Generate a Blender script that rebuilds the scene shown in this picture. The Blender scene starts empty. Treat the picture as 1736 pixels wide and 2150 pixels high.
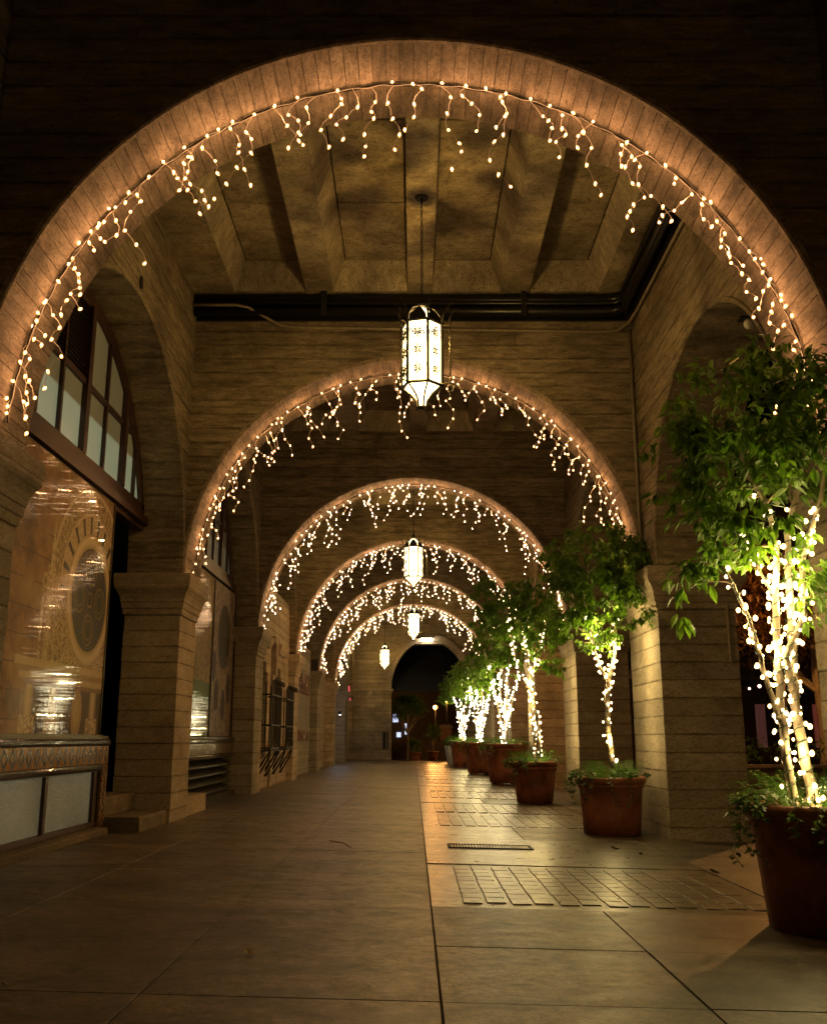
import bpy, bmesh, math, random
from mathutils import Vector, Matrix, noise as mnoise
import numpy as np

random.seed(11)
rng = np.random.default_rng(5)
sc = bpy.context.scene
COL = sc.collection
PI = math.pi
H0 = 1.036                     # eye height
F = 2050.0 / 2150.0            # focal length over frame height
PITCH = math.atan(0.2322)

# ------------------------------------------------------------------ camera, world, exposure
cam_d = bpy.data.cameras.new('camera')
cam = bpy.data.objects.new('camera', cam_d); COL.objects.link(cam)
cam_d.sensor_fit = 'VERTICAL'; cam_d.sensor_height = 24.0; cam_d.lens = 24.0 * F
cam.location = (0, 0, H0); cam.rotation_euler = (PI / 2 + PITCH, 0, 0)
cam_d.clip_start = 0.05; cam_d.clip_end = 2000
sc.camera = cam

w = bpy.data.worlds.new('World'); sc.world = w; w.use_nodes = True
wn = w.node_tree.nodes; wl = w.node_tree.links
for n in list(wn): wn.remove(n)
wo = wn.new('ShaderNodeOutputWorld'); bg = wn.new('ShaderNodeBackground'); sky = wn.new('ShaderNodeTexSky')
sky.sky_type = 'NISHITA'; sky.sun_disc = False
sky.sun_elevation = math.radians(-6); sky.sun_rotation = math.radians(200)
wl.new(sky.outputs[0], bg.inputs[0]); bg.inputs[1].default_value = 0.10
wl.new(bg.outputs[0], wo.inputs[0])

sc.view_settings.view_transform = 'Standard'; sc.view_settings.look = 'None'
sc.view_settings.exposure = 0.0; sc.view_settings.gamma = 1.0
sc.view_settings.use_curve_mapping = False
sc.render.engine = 'CYCLES'
cy = sc.cycles
cy.use_denoising = True; cy.denoiser = 'OPENIMAGEDENOISE'
cy.sample_clamp_indirect = 2.5; cy.max_bounces = 7; cy.diffuse_bounces = 4; cy.glossy_bounces = 4
cy.transparent_max_bounces = 8; cy.caustics_reflective = False; cy.caustics_refractive = False
cy.use_light_tree = True
cy.use_adaptive_sampling = True; cy.adaptive_threshold = 0.01

ARCH_C = (1.0, 0.50, 0.215)    # colours of the light the three kinds of lamps give
TREE_C = (1.0, 0.74, 0.28)
LANT_C = (1.0, 0.63, 0.18)
SODIUM = (1.0, 0.42, 0.10)
P_ARCH, P_TREE, E_LANT = .62, 6.4, 7.0
P_LANT = 135.0

def W(xd, yd, Y):
    """point at depth Y on the sight line through (xd, yd) of the 1736 x 2150 picture"""
    k = (1075 - yd) / 2050.0; t = 0.2322
    h = (k + t) / (1 - k * t)
    return Vector(((xd - 868) / 2050.0 * math.cos(PITCH) * (1 + h * t) * Y, Y, h * Y + H0))

# ------------------------------------------------------------------ materials
def nt(name):
    m = bpy.data.materials.new(name); m.use_nodes = True
    t = m.node_tree; b = t.nodes['Principled BSDF']
    return m, t, b
def lk(t, a, b): t.links.new(a, b)
def pos_coord(t, scale=(1, 1, 1)):
    g = t.nodes.new('ShaderNodeNewGeometry'); mp = t.nodes.new('ShaderNodeMapping')
    mp.inputs['Scale'].default_value = scale; lk(t, g.outputs['Position'], mp.inputs['Vector'])
    return mp.outputs[0]
def noise(t, vec, scale, detail=4, rough=.6, dist=0):
    n = t.nodes.new('ShaderNodeTexNoise'); n.inputs['Scale'].default_value = scale
    n.inputs['Detail'].default_value = detail; n.inputs['Roughness'].default_value = rough
    n.inputs['Distortion'].default_value = dist
    if vec: lk(t, vec, n.inputs['Vector'])
    return n.outputs['Fac']
def ramp(t, fac, stops):
    r = t.nodes.new('ShaderNodeValToRGB'); e = r.color_ramp.elements
    e[0].position, e[0].color = stops[0][0], (*stops[0][1], 1)
    e[1].position, e[1].color = stops[-1][0], (*stops[-1][1], 1)
    for p, c in stops[1:-1]:
        q = e.new(p); q.color = (*c, 1)
    lk(t, fac, r.inputs[0]); return r.outputs[0]
def mixc(t, fac, a, b, mode='MIX'):
    m = t.nodes.new('ShaderNodeMix'); m.data_type = 'RGBA'; m.blend_type = mode
    for s, v in ((0, fac), (6, a), (7, b)):
        if isinstance(v, (int, float)): m.inputs[s].default_value = v
        elif isinstance(v, tuple): m.inputs[s].default_value = (*v, 1)
        else: lk(t, v, m.inputs[s])
    return m.outputs[2]
def math_n(t, op, a, b=0.0):
    m = t.nodes.new('ShaderNodeMath'); m.operation = op
    for i, v in ((0, a), (1, b)):
        if isinstance(v, (int, float)): m.inputs[i].default_value = v
        else: lk(t, v, m.inputs[i])
    return m.outputs[0]
def bump(t, b, h, strength, dist=.01):
    n = t.nodes.new('ShaderNodeBump'); n.inputs['Strength'].default_value = strength
    n.inputs['Distance'].default_value = dist
    lk(t, h, n.inputs['Height']); lk(t, n.outputs[0], b.inputs['Normal'])

def concrete(name, lo, hi, streak=(1, 1, 9), rough=(.75, .95), grain=70, contrast=1.0, bumps=.5, seam=None):
    """board-marked concrete: wood-grain streaks stretched along the boards, stains, pores"""
    m, t, b = nt(name)
    v = pos_coord(t)
    vs = pos_coord(t, streak)
    info = t.nodes.new('ShaderNodeObjectInfo')
    big = noise(t, v, 1.1, 5, .65, .6)
    st = noise(t, vs, 3.2, 6, .7, .3)
    fine = noise(t, vs, 17, 4, .7)
    pores = noise(t, v, grain, 2, .5)
    mid = tuple((a + c) / 2 for a, c in zip(lo, hi))
    c1 = ramp(t, st, [(.5 - .22 / contrast, lo), (.5, mid), (.5 + .2 / contrast, hi)])
    c2 = ramp(t, big, [(.36, (.72, .69, .64)), (.46, (.95, .93, .9)), (.66, (1.14, 1.12, 1.08))])
    c = mixc(t, 1.0, c1, c2, 'MULTIPLY')
    c3 = ramp(t, fine, [(.35, (.62, .58, .54)), (.5, (1, 1, 1)), (.7, (1.12, 1.1, 1.08))])
    c = mixc(t, .8, c, c3, 'MULTIPLY')
    c4 = ramp(t, pores, [(.33, (.35, .3, .25)), (.42, (1, 1, 1))])
    c = mixc(t, .8, c, c4, 'MULTIPLY')
    if seam:
        # grime and ragged grout along the board seams
        sp = t.nodes.new('ShaderNodeSeparateXYZ'); lk(t, v, sp.inputs[0])
        wob = noise(t, pos_coord(t, (1, 1, .3)), 5, 4, .7)
        zz = math_n(t, 'ADD', sp.outputs[2], math_n(t, 'MULTIPLY', math_n(t, 'SUBTRACT', wob, .5), .035))
        fr = math_n(t, 'FRACT', math_n(t, 'DIVIDE', math_n(t, 'SUBTRACT', zz, seam[0] - 10 * seam[1]), seam[1]))
        dd = math_n(t, 'ABSOLUTE', math_n(t, 'SUBTRACT', fr, .5))
        sm_ = ramp(t, dd, [(.40, (0, 0, 0)), (.5, (1, 1, 1))])
        mk = ramp(t, noise(t, pos_coord(t, (1, 1, 2)), 2.6, 5, .7), [(.4, (.1, .1, .1)), (.62, (1, 1, 1))])
        c = mixc(t, mixc(t, 1.0, sm_, mk, 'MULTIPLY'), c, mixc(t, 1.0, c, (.36, .31, .26), 'MULTIPLY'))
    rv = math_n(t, 'ADD', math_n(t, 'MULTIPLY', info.outputs['Random'], .34), .83)
    hsv = t.nodes.new('ShaderNodeHueSaturation'); lk(t, c, hsv.inputs['Color']); lk(t, rv, hsv.inputs['Value'])
    lk(t, hsv.outputs[0], b.inputs['Base Color'])
    rr = t.nodes.new('ShaderNodeMapRange'); lk(t, st, rr.inputs[0])
    rr.inputs[3].default_value, rr.inputs[4].default_value = rough
    lk(t, rr.outputs[0], b.inputs['Roughness'])
    h = math_n(t, 'ADD', math_n(t, 'MULTIPLY', fine, .8), math_n(t, 'MULTIPLY', pores, .45))
    bump(t, b, h, bumps, .012)
    return m

def plain(name, col, rough=.6, metal=0, var=.25, scale=12, bumps=.15, coat=0):
    m, t, b = nt(name)
    v = pos_coord(t)
    n = noise(t, v, scale, 5, .65)
    lo = tuple(c * (1 - var) for c in col); hi = tuple(c * (1 + var) for c in col)
    lk(t, ramp(t, n, [(.3, lo), (.7, hi)]), b.inputs['Base Color'])
    b.inputs['Roughness'].default_value = rough; b.inputs['Metallic'].default_value = metal
    b.inputs['Coat Weight'].default_value = coat
    if bumps: bump(t, b, noise(t, v, scale * 6, 3), bumps, .004)
    return m

def emit(name, col, strength, sampling='NONE', base=(.8, .7, .6)):
    m, t, b = nt(name)
    b.inputs['Base Color'].default_value = (*base, 1)
    b.inputs['Emission Color'].default_value = (*col, 1); b.inputs['Emission Strength'].default_value = strength
    b.inputs['Roughness'].default_value = .3
    m.cycles.emission_sampling = sampling
    return m

M = {}
M['wall'] = concrete('board_marked_concrete', (.115, .09, .058), (.37, .305, .21), streak=(1, 1, 6), contrast=1.3, seam=(3.03, .19))
M['wall_side'] = concrete('board_marked_concrete_side', (.115, .09, .058), (.37, .305, .21), streak=(1, 1, 6), contrast=1.2, seam=(3.03, .19))
M['pier'] = concrete('pier_concrete', (.24, .195, .14), (.50, .43, .33), streak=(1, 1, 3), contrast=.6, bumps=.35, seam=(.02, .1923))
M['pier_r'] = concrete('pier_concrete_right', (.24, .195, .14), (.50, .43, .33), streak=(1, 1, 3), contrast=.6, bumps=.35, seam=(-.143, .2048))
M['soffit'] = concrete('soffit_concrete', (.17, .13, .09), (.42, .33, .245), streak=(2.4, .8, 2.4), contrast=1.5, bumps=.8)
M['ceiling'] = concrete('ceiling_concrete', (.16, .13, .09), (.50, .42, .30), streak=(1, 1.3, 1), contrast=1.0, grain=40, bumps=.3)
M['flank'] = concrete('lit_lime_streaked_concrete', (.26, .215, .15), (.60, .52, .38), streak=(4, 4, 1), contrast=1.1, grain=40, bumps=.3)  # lime streaks, with lamplight on the slopes also put into the paler tone
M['cap'] = concrete('capital_concrete', (.25, .2, .145), (.46, .39, .3), streak=(1, 1, 3), contrast=.8)
M['core'] = plain('joint_concrete', (.055, .042, .03), .95)
M['iron'] = plain('black_iron', (.012, .011, .010), .6, .2, .3, 40, .3)
M['brass'] = plain('aged_brass', (.10, .082, .045), .38, .85, .4, 60, .3)
M['duct'] = plain('black_duct', (.008, .0075, .007), .35, 0, .3, 9, .1)
M['conduit'] = plain('painted_conduit', (.30, .24, .17), .5)
M['redwood'] = plain('dark_red_wood', (.042, .016, .010), .45, 0, .35, 9, .2)
M['terracotta'] = None
M['soil'] = plain('soil', (.03, .02, .012), .95)
M['step'] = concrete('step_concrete', (.08, .062, .04), (.2, .16, .105), streak=(1, 1, 2))
M['green_wire'] = plain('green_wire', (.012, .035, .02), .5)
M['white_wire'] = plain('white_wire', (.62, .52, .42), .5, bumps=0)
M['bulb_arch'] = emit('arch_bulb', (1.0, .62, .34), 30)
M['bulb_tree'] = emit('tree_bulb', (1.0, .86, .52), 32)
def mat_halo(name, col, st, tr_):
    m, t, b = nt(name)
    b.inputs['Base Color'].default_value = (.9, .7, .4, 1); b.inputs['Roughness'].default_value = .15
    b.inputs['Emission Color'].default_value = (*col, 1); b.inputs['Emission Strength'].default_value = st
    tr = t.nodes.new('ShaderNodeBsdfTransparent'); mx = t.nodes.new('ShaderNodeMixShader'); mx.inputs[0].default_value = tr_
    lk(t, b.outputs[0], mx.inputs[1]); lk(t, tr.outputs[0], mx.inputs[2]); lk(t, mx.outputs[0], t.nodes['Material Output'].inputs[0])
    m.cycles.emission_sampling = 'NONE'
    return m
M['halo_arch'] = mat_halo('halo_glass_amber', (1.0, .42, .12), 2.2, .5)  # oversized bulb glass that glows, a painted amber halo round the core
M['halo_tree'] = mat_halo('halo_glass_warm', (1.0, .62, .18), 2.6, .5)  # same for the tree bulbs: halo painted by a glowing shell
M['globe'] = plain('white_globe', (.75, .72, .66), .2)
M['glass_dark'] = plain('dark_glass', (.01, .011, .012), .08, 0, .3, 3, 0)
M['asphalt'] = plain('street_asphalt', (.05, .04, .033), .6, 0, .3, 4, .4)
M['pink_neon'] = emit('pink_neon', (1, .05, .12), 1.5)

def mat_terracotta():
    m, t, b = nt('terracotta')
    v = pos_coord(t); vs = pos_coord(t, (5, 5, .7))
    a = noise(t, v, 3, 6, .65, .4); s = noise(t, vs, 3, 5, .7)
    c = ramp(t, a, [(.34, (.12, .038, .018)), (.5, (.27, .085, .035)), (.66, (.38, .14, .07))])
    d = ramp(t, s, [(.28, (.6, .55, .5)), (.5, (1, 1, 1)), (.6, (1, 1, 1)), (.7, (1.7, 2.3, 2.7))])
    lk(t, mixc(t, .8, c, d, 'MULTIPLY'), b.inputs['Base Color'])
    b.inputs['Roughness'].default_value = .5
    bump(t, b, noise(t, v, 45, 4), .25, .006)
    return m
M['terracotta'] = mat_terracotta()

def mat_floor(name, lo, hi, r0, r1, spec=.5, bs=.2):
    m, t, b = nt(name)
    v = pos_coord(t); vs = pos_coord(t, (1, 1.1, 1))
    info = t.nodes.new('ShaderNodeObjectInfo')
    a = noise(t, vs, 1.3, 7, .68, .8); f = noise(t, v, 60, 3, .6); s = noise(t, v, 7, 6, .7, .5)
    mid = tuple((p + q) / 2 for p, q in zip(lo, hi))
    c = ramp(t, a, [(.28, lo), (.5, mid), (.72, hi)])
    c = mixc(t, .95, c, ramp(t, f, [(.32, (.45, .42, .38)), (.5, (1, 1, 1)), (.7, (1.35, 1.32, 1.28))]), 'MULTIPLY')
    c = mixc(t, .9, c, ramp(t, noise(t, v, 19, 5, .75), [(.36, (.3, .27, .24)), (.48, (.95, .95, .95)), (.66, (1.45, 1.42, 1.36))]), 'MULTIPLY')
    c = mixc(t, .85, c, ramp(t, noise(t, pos_coord(t, (.5, 1.2, 1)), 1.7, 9, .75, .3), [(.42, (.3, .27, .24)), (.47, (.62, .59, .55)), (.53, (1, 1, 1)), (.66, (1.3, 1.28, 1.22))]), 'MULTIPLY')
    c = mixc(t, .8, c, ramp(t, noise(t, v, 3.1, 2, .4), [(.27, (.25, .22, .2)), (.30, (1, 1, 1))]), 'MULTIPLY')
    c = mixc(t, .8, c, ramp(t, s, [(.3, (.55, .5, .45)), (.45, (1, 1, 1))]), 'MULTIPLY')
    # thin wandering cracks
    vo = t.nodes.new('ShaderNodeTexVoronoi'); vo.feature = 'DISTANCE_TO_EDGE'; vo.inputs['Scale'].default_value = .42
    dn = t.nodes.new('ShaderNodeTexNoise'); dn.inputs['Scale'].default_value = 1.6; dn.inputs['Detail'].default_value = 8
    lk(t, v, dn.inputs['Vector'])
    va = t.nodes.new('ShaderNodeVectorMath'); va.operation = 'MULTIPLY_ADD'
    lk(t, dn.outputs['Color'], va.inputs[0]); va.inputs[1].default_value = (1.5, 1.5, 1.5); lk(t, v, va.inputs[2])
    lk(t, va.outputs[0], vo.inputs['Vector'])
    cr = ramp(t, vo.outputs['Distance'], [(.0, (.35, .3, .25)), (.0045, (1, 1, 1))])
    msk = ramp(t, noise(t, v, .5, 2), [(.46, (0, 0, 0)), (.54, (1, 1, 1))])
    c = mixc(t, msk, c, mixc(t, 1.0, c, cr, 'MULTIPLY'))
    rv = math_n(t, 'ADD', math_n(t, 'MULTIPLY', info.outputs['Random'], .36), .80)
    hsv = t.nodes.new('ShaderNodeHueSaturation'); lk(t, c, hsv.inputs['Color']); lk(t, rv, hsv.inputs['Value'])
    lk(t, hsv.outputs[0], b.inputs['Base Color'])
    rr = t.nodes.new('ShaderNodeMapRange'); lk(t, s, rr.inputs[0]); rr.inputs[1].default_value = .3; rr.inputs[2].default_value = .7
    rr.inputs[3].default_value = r1; rr.inputs[4].default_value = r0
    lk(t, rr.outputs[0], b.inputs['Roughness'])
    b.inputs['Specular IOR Level'].default_value = spec
    bump(t, b, math_n(t, 'ADD', f, math_n(t, 'MULTIPLY', s, .35)), bs, .006)
    return m
M['floor'] = mat_floor('floor_concrete', (.065, .05, .032), (.185, .147, .10), .36, .54)
M['panel'] = mat_floor('panel_concrete', (.10, .085, .057), (.23, .195, .137), .25, .40, .6)
M['sett'] = mat_floor('cobble_sett', (.10, .082, .055), (.23, .19, .135), .26, .40, .6, .04)

def mat_leaf(name, c0, c1, trans=.35):
    m, t, b = nt(name)
    info = t.nodes.new('ShaderNodeObjectInfo')
    v = pos_coord(t)
    n = noise(t, v, 9, 2, .5)
    c = ramp(t, n, [(.3, c0), (.7, c1)])
    lk(t, c, b.inputs['Base Color']); b.inputs['Roughness'].default_value = .38
    tr = t.nodes.new('ShaderNodeBsdfTranslucent')
    cc = mixc(t, 1.0, c, (1.3, 1.5, .6), 'MULTIPLY'); lk(t, cc, tr.inputs[0])
    mx = t.nodes.new('ShaderNodeMixShader'); mx.inputs[0].default_value = trans
    lk(t, b.outputs[0], mx.inputs[1]); lk(t, tr.outputs[0], mx.inputs[2])
    lk(t, mx.outputs[0], t.nodes['Material Output'].inputs[0])
    return m
M['leaf'] = mat_leaf('ficus_leaf', (.055, .115, .018), (.16, .26, .04), .45)
M['fern'] = mat_leaf('fern_green', (.05, .14, .02), (.10, .24, .035), .4)
M['ivy'] = mat_leaf('ivy_green', (.05, .10, .03), (.13, .2, .07), .3)
M['brown_leaf'] = mat_leaf('autumn_leaf', (.16, .08, .02), (.32, .17, .045))
M['bark'] = plain('pale_bark', (.34, .27, .18), .8, 0, .3, 14, .6)
M['twig'] = plain('twig_bark', (.20, .13, .075), .8, 0, .3, 20, .4)

def mat_frosted(name, lit, dim, zsplit, slope, st_lit, st_dim):
    """frosted pane of a lit room: the lit wall below, the dim ceiling behind it above"""
    m, t, b = nt(name)
    g = t.nodes.new('ShaderNodeNewGeometry'); sp = t.nodes.new('ShaderNodeSeparateXYZ'); lk(t, g.outputs['Position'], sp.inputs[0])
    y = math_n(t, 'MULTIPLY', sp.outputs[1], slope)
    d = math_n(t, 'SUBTRACT', math_n(t, 'ADD', sp.outputs[2], y), zsplit)
    f = math_n(t, 'MULTIPLY', d, 30.0)
    cl = t.nodes.new('ShaderNodeClamp'); lk(t, f, cl.inputs[0])
    n = noise(t, pos_coord(t), 2.2, 3)
    lit_c = mixc(t, n, tuple(c * .75 for c in lit), lit)
    c = mixc(t, cl.outputs[0], lit_c, dim)
    lk(t, c, b.inputs['Emission Color'])
    b.inputs['Emission Strength'].default_value = 1.0
    b.inputs['Base Color'].default_value = (.2, .21, .18, 1); b.inputs['Roughness'].default_value = .25
    bump(t, b, noise(t, pos_coord(t), 160, 2), .2, .003)
    m.cycles.emission_sampling = 'NONE'
    return m
M['pane_lit'] = mat_frosted('frosted_pane', (.17, .19, .115), (.045, .034, .014), 4.33, .0, 1, 1)
M['pane_dim'] = mat_frosted('dim_frosted_pane', (.035, .036, .022), (.012, .009, .005), 4.3, .0, 1, 1)
M['pane_low'] = None
def mat_obscure():
    m, t, b = nt('obscure_glass')
    v = pos_coord(t, (1, 1, 2.2))
    n = noise(t, v, 55, 3, .6, 1.0)
    c = ramp(t, n, [(.3, (.10, .095, .065)), (.7, (.3, .29, .22))])
    lk(t, c, b.inputs['Base Color']); b.inputs['Roughness'].default_value = .15
    e = ramp(t, noise(t, pos_coord(t), 1.4, 2), [(.3, (.045, .043, .025)), (.7, (.085, .082, .052))])
    lk(t, e, b.inputs['Emission Color']); b.inputs['Emission Strength'].default_value = .8
    bump(t, b, n, .7, .01); m.cycles.emission_sampling = 'NONE'
    return m
M['pane_low'] = mat_obscure()

def mat_print(name):
    m, t, b = nt(name)
    a = t.nodes.new('ShaderNodeVertexColor'); a.layer_name = 'print'
    lk(t, a.outputs[0], b.inputs['Base Color']); b.inputs['Roughness'].default_value = .6
    b.inputs['Coat Weight'].default_value = .75; b.inputs['Coat Roughness'].default_value = .006
    # slack film: gentle ripples in the coat only
    n = t.nodes.new('ShaderNodeBump'); n.inputs['Strength'].default_value = .25; n.inputs['Distance'].default_value = .0010
    h = noise(t, pos_coord(t, (1, 1, .12)), 45.0, 2, .6)
    h2 = noise(t, pos_coord(t, (1, 1, 1)), 220, 1)
    lk(t, math_n(t, 'ADD', h, math_n(t, 'MULTIPLY', h2, .0)), n.inputs['Height']); lk(t, n.outputs[0], b.inputs['Coat Normal'])
    return m
M['print'] = mat_print('glossy_print')

def mat_tile():
    m, t, b = nt('diamond_tile')
    tc = t.nodes.new('ShaderNodeTexCoord'); sp = t.nodes.new('ShaderNodeSeparateXYZ'); lk(t, tc.outputs['Generated'], sp.inputs[0])
    u = math_n(t, 'ABSOLUTE', math_n(t, 'SUBTRACT', sp.outputs[1], .5))
    v = math_n(t, 'ABSOLUTE', math_n(t, 'SUBTRACT', sp.outputs[2], .5))
    s = math_n(t, 'ADD', u, math_n(t, 'MULTIPLY', v, .95))
    # toothed edge along the diamond
    wv = math_n(t, 'MULTIPLY', math_n(t, 'SINE', math_n(t, 'MULTIPLY', v, 95.0)), .018)
    s2 = math_n(t, 'ADD', s, wv)
    c = ramp(t, s2, [(0, (.22, .11, .03)), (.05, (.28, .14, .04)), (.19, (.30, .15, .045)), (.22, (.26, .23, .14)), (.245, (.02, .025, .03)),
                     (.45, (.025, .03, .035)), (.48, (.26, .23, .14)), (.52, (.28, .13, .035)), (.8, (.30, .15, .04))])
    t.nodes[-1]
    for n in t.nodes:
        if n.type == 'VALTORGB': n.color_ramp.interpolation = 'LINEAR'
    lk(t, mixc(t, .5, c, ramp(t, noise(t, pos_coord(t), 14, 4), [(.3, (.6, .6, .6)), (.7, (1.15, 1.15, 1.1))]), 'MULTIPLY'), b.inputs['Base Color'])
    b.inputs['Roughness'].default_value = .22; b.inputs['Coat Weight'].default_value = .4
    bump(t, b, math_n(t, 'ADD', math_n(t, 'MULTIPLY', s2, -1.0), noise(t, pos_coord(t), 30, 3)), .3, .006)
    return m
M['tile'] = mat_tile()
M['blue_tile'] = plain('dark_blue_glazed_tile', (.02, .022, .035), .12, 0, .4, 20, .2, .6)

def mat_lantern():
    m, t, b = nt('lantern_glass')
    b.inputs['Base Color'].default_value = (.9, .85, .7, 1)
    b.inputs['Emission Color'].default_value = (1.0, .86, .55, 1)
    b.inputs['Emission Strength'].default_value = E_LANT
    tr = t.nodes.new('ShaderNodeBsdfTransparent'); tr.inputs[0].default_value = (1, .96, .85, 1)
    mx = t.nodes.new('ShaderNodeMixShader'); mx.inputs[0].default_value = .72
    lk(t, b.outputs[0], mx.inputs[1]); lk(t, tr.outputs[0], mx.inputs[2]); lk(t, mx.outputs[0], t.nodes['Material Output'].inputs[0])
    m.cycles.emission_sampling = 'NONE'
    return m
M['lantern_glass'] = mat_lantern()

# ------------------------------------------------------------------ mesh builder
class MB:
    def __init__(s): s.v = []; s.f = []
    def poly(s, pts):
        k = len(s.v); s.v += [tuple(p) for p in pts]; s.f.append(tuple(range(k, k + len(pts))))
    def hexa(s, p):
        k = len(s.v); s.v += [tuple(q) for q in p]
        s.f += [tuple(k + i for i in q) for q in ((0, 3, 2, 1), (4, 5, 6, 7), (0, 1, 5, 4), (1, 2, 6, 5), (2, 3, 7, 6), (3, 0, 4, 7))]
    def box(s, x0, x1, y0, y1, z0, z1):
        s.hexa([(x0, y0, z0), (x1, y0, z0), (x1, y1, z0), (x0, y1, z0), (x0, y0, z1), (x1, y0, z1), (x1, y1, z1), (x0, y1, z1)])
    def loops(s, loops, cap=True, closed=True):
        k = len(s.v); n = len(loops[0])
        for l in loops: s.v += [tuple(p) for p in l]
        for i in range(len(loops) - 1):
            for j in range(n if closed else n - 1):
                a = k + i * n + j; b_ = k + i * n + (j + 1) % n
                s.f.append((a, b_, b_ + n, a + n))
        if cap:
            s.f.append(tuple(k + j for j in range(n))[::-1]); s.f.append(tuple(k + (len(loops) - 1) * n + j for j in range(n)))
    def chbox(s, x0, x1, y0, y1, z0, z1, c=.004):
        def r(z, o): return [(x0 + o, y0 + o, z), (x1 - o, y0 + o, z), (x1 - o, y1 - o, z), (x0 + o, y1 - o, z)]
        s.loops([r(z0, c), r(z0 + c, 0), r(z1 - c, 0), r(z1, c)])
    def rectstack(s, x0, x1, y0, y1, prof):
        s.loops([[(x0 - o, y0 - o, z), (x1 + o, y0 - o, z), (x1 + o, y1 + o, z), (x0 - o, y1 + o, z)] for o, z in prof])
    def lathe(s, cx, cy, prof, n=32, cap=True):
        s.loops([[(cx + r * math.cos(2 * PI * j / n), cy + r * math.sin(2 * PI * j / n), z) for j in range(n)] for r, z in prof], cap)
    def tube(s, pts, r, n=6, cap=True):
        pts = [Vector(p) for p in pts]
        rs = r if isinstance(r, (list, tuple)) else [r] * len(pts)
        lo = []; up = Vector((0, 0, 1)); prev = None
        for i, p in enumerate(pts):
            d = (pts[min(i + 1, len(pts) - 1)] - pts[max(i - 1, 0)])
            if d.length < 1e-9: d = Vector((0, 0, 1))
            d.normalize()
            if prev is None:
                a = d.cross(up)
                if a.length < .1: a = d.cross(Vector((1, 0, 0)))
            else:
                a = prev - d * prev.dot(d)
                if a.length < .01: a = d.cross(Vector((1, 0, 0)))
            a.normalize(); b_ = d.cross(a); prev = a
            lo.append([p + (a * math.cos(2 * PI * j / n) + b_ * math.sin(2 * PI * j / n)) * rs[i] for j in range(n)])
        s.loops(lo, cap)
    def prism(s, poly, mp, d0, d1):
        """2D polygon (u, z) extruded through depth d0..d1 by mapping mp(u, d, z)"""
        s.loops([[mp(u, d0, z) for u, z in poly], [mp(u, d1, z) for u, z in poly]])
    def ball(s, c, r, n=8, m=5, sz=1.0):
        lo = []
        for i in range(m + 1):
            a = PI * i / m; rr = max(r * math.sin(a), r * .02)
            lo.append([(c[0] + rr * math.cos(2 * PI * j / n), c[1] + rr * math.sin(2 * PI * j / n), c[2] - r * sz * math.cos(a)) for j in range(n)])
        s.loops(lo)
    def mesh(s, name, mat, smooth=False, fix=True):
        me = bpy.data.meshes.new(name); me.from_pydata(s.v, [], s.f)
        if fix:
            bm = bmesh.new(); bm.from_mesh(me); bmesh.ops.recalc_face_normals(bm, faces=bm.faces); bm.to_mesh(me); bm.free()
        if mat: me.materials.append(mat)
        if smooth: me.polygons.foreach_set('use_smooth', [True] * len(me.polygons))
        me.update(); return me
    def build(s, name, mat, parent=None, smooth=False, loc=(0, 0, 0), fix=True, **kw):
        return link(name, s.mesh(name, mat, smooth, fix), parent, loc, **kw)

def link(name, me, parent=None, loc=(0, 0, 0), rot=None, **kw):
    o = bpy.data.objects.new(name, me); COL.objects.link(o)
    o.location = loc
    if rot: o.rotation_euler = rot
    if parent: o.parent = parent
    for k, v in kw.items(): o[k] = v
    return o
def thing(name, label, cat, loc=(0, 0, 0), group=None, rz=0):
    o = bpy.data.objects.new(name, None); COL.objects.link(o)
    o.location = loc; o.rotation_euler = (0, 0, rz); o['label'] = label; o['category'] = cat
    o.empty_display_size = .1
    if group: o['group'] = group
    return o
def tag(o, label, cat, group=None):
    o['label'] = label; o['category'] = cat
    if group: o['group'] = group
    return o
def lamp(name, loc, power, col, parent=None, radius=.006):
    d = bpy.data.lights.new(name, 'POINT'); d.energy = power; d.color = col; d.shadow_soft_size = radius
    o = bpy.data.objects.new(name, d); COL.objects.link(o); o.location = loc
    if parent: o.parent = parent
    return o
def copy_tree(o, parent=None):
    c = o.copy(); COL.objects.link(c); c.parent = parent
    for ch in list(o.children): copy_tree(ch, c)
    return c

# ------------------------------------------------------------------ measures of the arcade
R = 2.84; ZS = 3.03; XW = 2.87; TH = .88; ZC = 6.73
YA = [6.0, 12.0, 17.95, 23.9, 29.8, 35.8]        # front planes of the arches
NTH = ['nearest', 'second', 'third', 'fourth', 'fifth', 'farthest']
fz = lambda x: -.025 * x

# ------------------------------------------------------------------ ground and floor
b = MB(); b.poly([(-400, -400, -.16), (400, -400, -.16), (400, 400, -.16), (-400, 400, -.16)])
b.build('ground', M['asphalt'], kind='structure')
fl = MB()
fl.hexa([(-4.4, -3, -.15), (3.95, -3, -.15), (3.95, 49, -.15), (-4.4, 49, -.15),
         (-4.4, -3, fz(-4.4) - .014), (3.95, -3, fz(3.95) - .014), (3.95, 49, fz(3.95) - .014), (-4.4, 49, fz(-4.4) - .014)])
floor = fl.build('floor', M['core'], kind='structure')
def slab_mesh(x0, x1, y0, y1, mat, top=0.0, name='slab', c=.0012, t=.028):
    m = MB()
    cx, cyy = (x0 + x1) / 2, (y0 + y1) / 2
    def r(o, dz): return [(x - cx, y - cyy, fz(x) - fz(cx) + dz) for x, y in ((x0 + o, y0 + o), (x1 - o, y0 + o), (x1 - o, y1 - o), (x0 + o, y1 - o))]
    m.loops([r(0, -t), r(0, top - c), r(c, top)])
    return m.mesh(name, mat), (cx, cyy, fz(cx))
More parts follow.
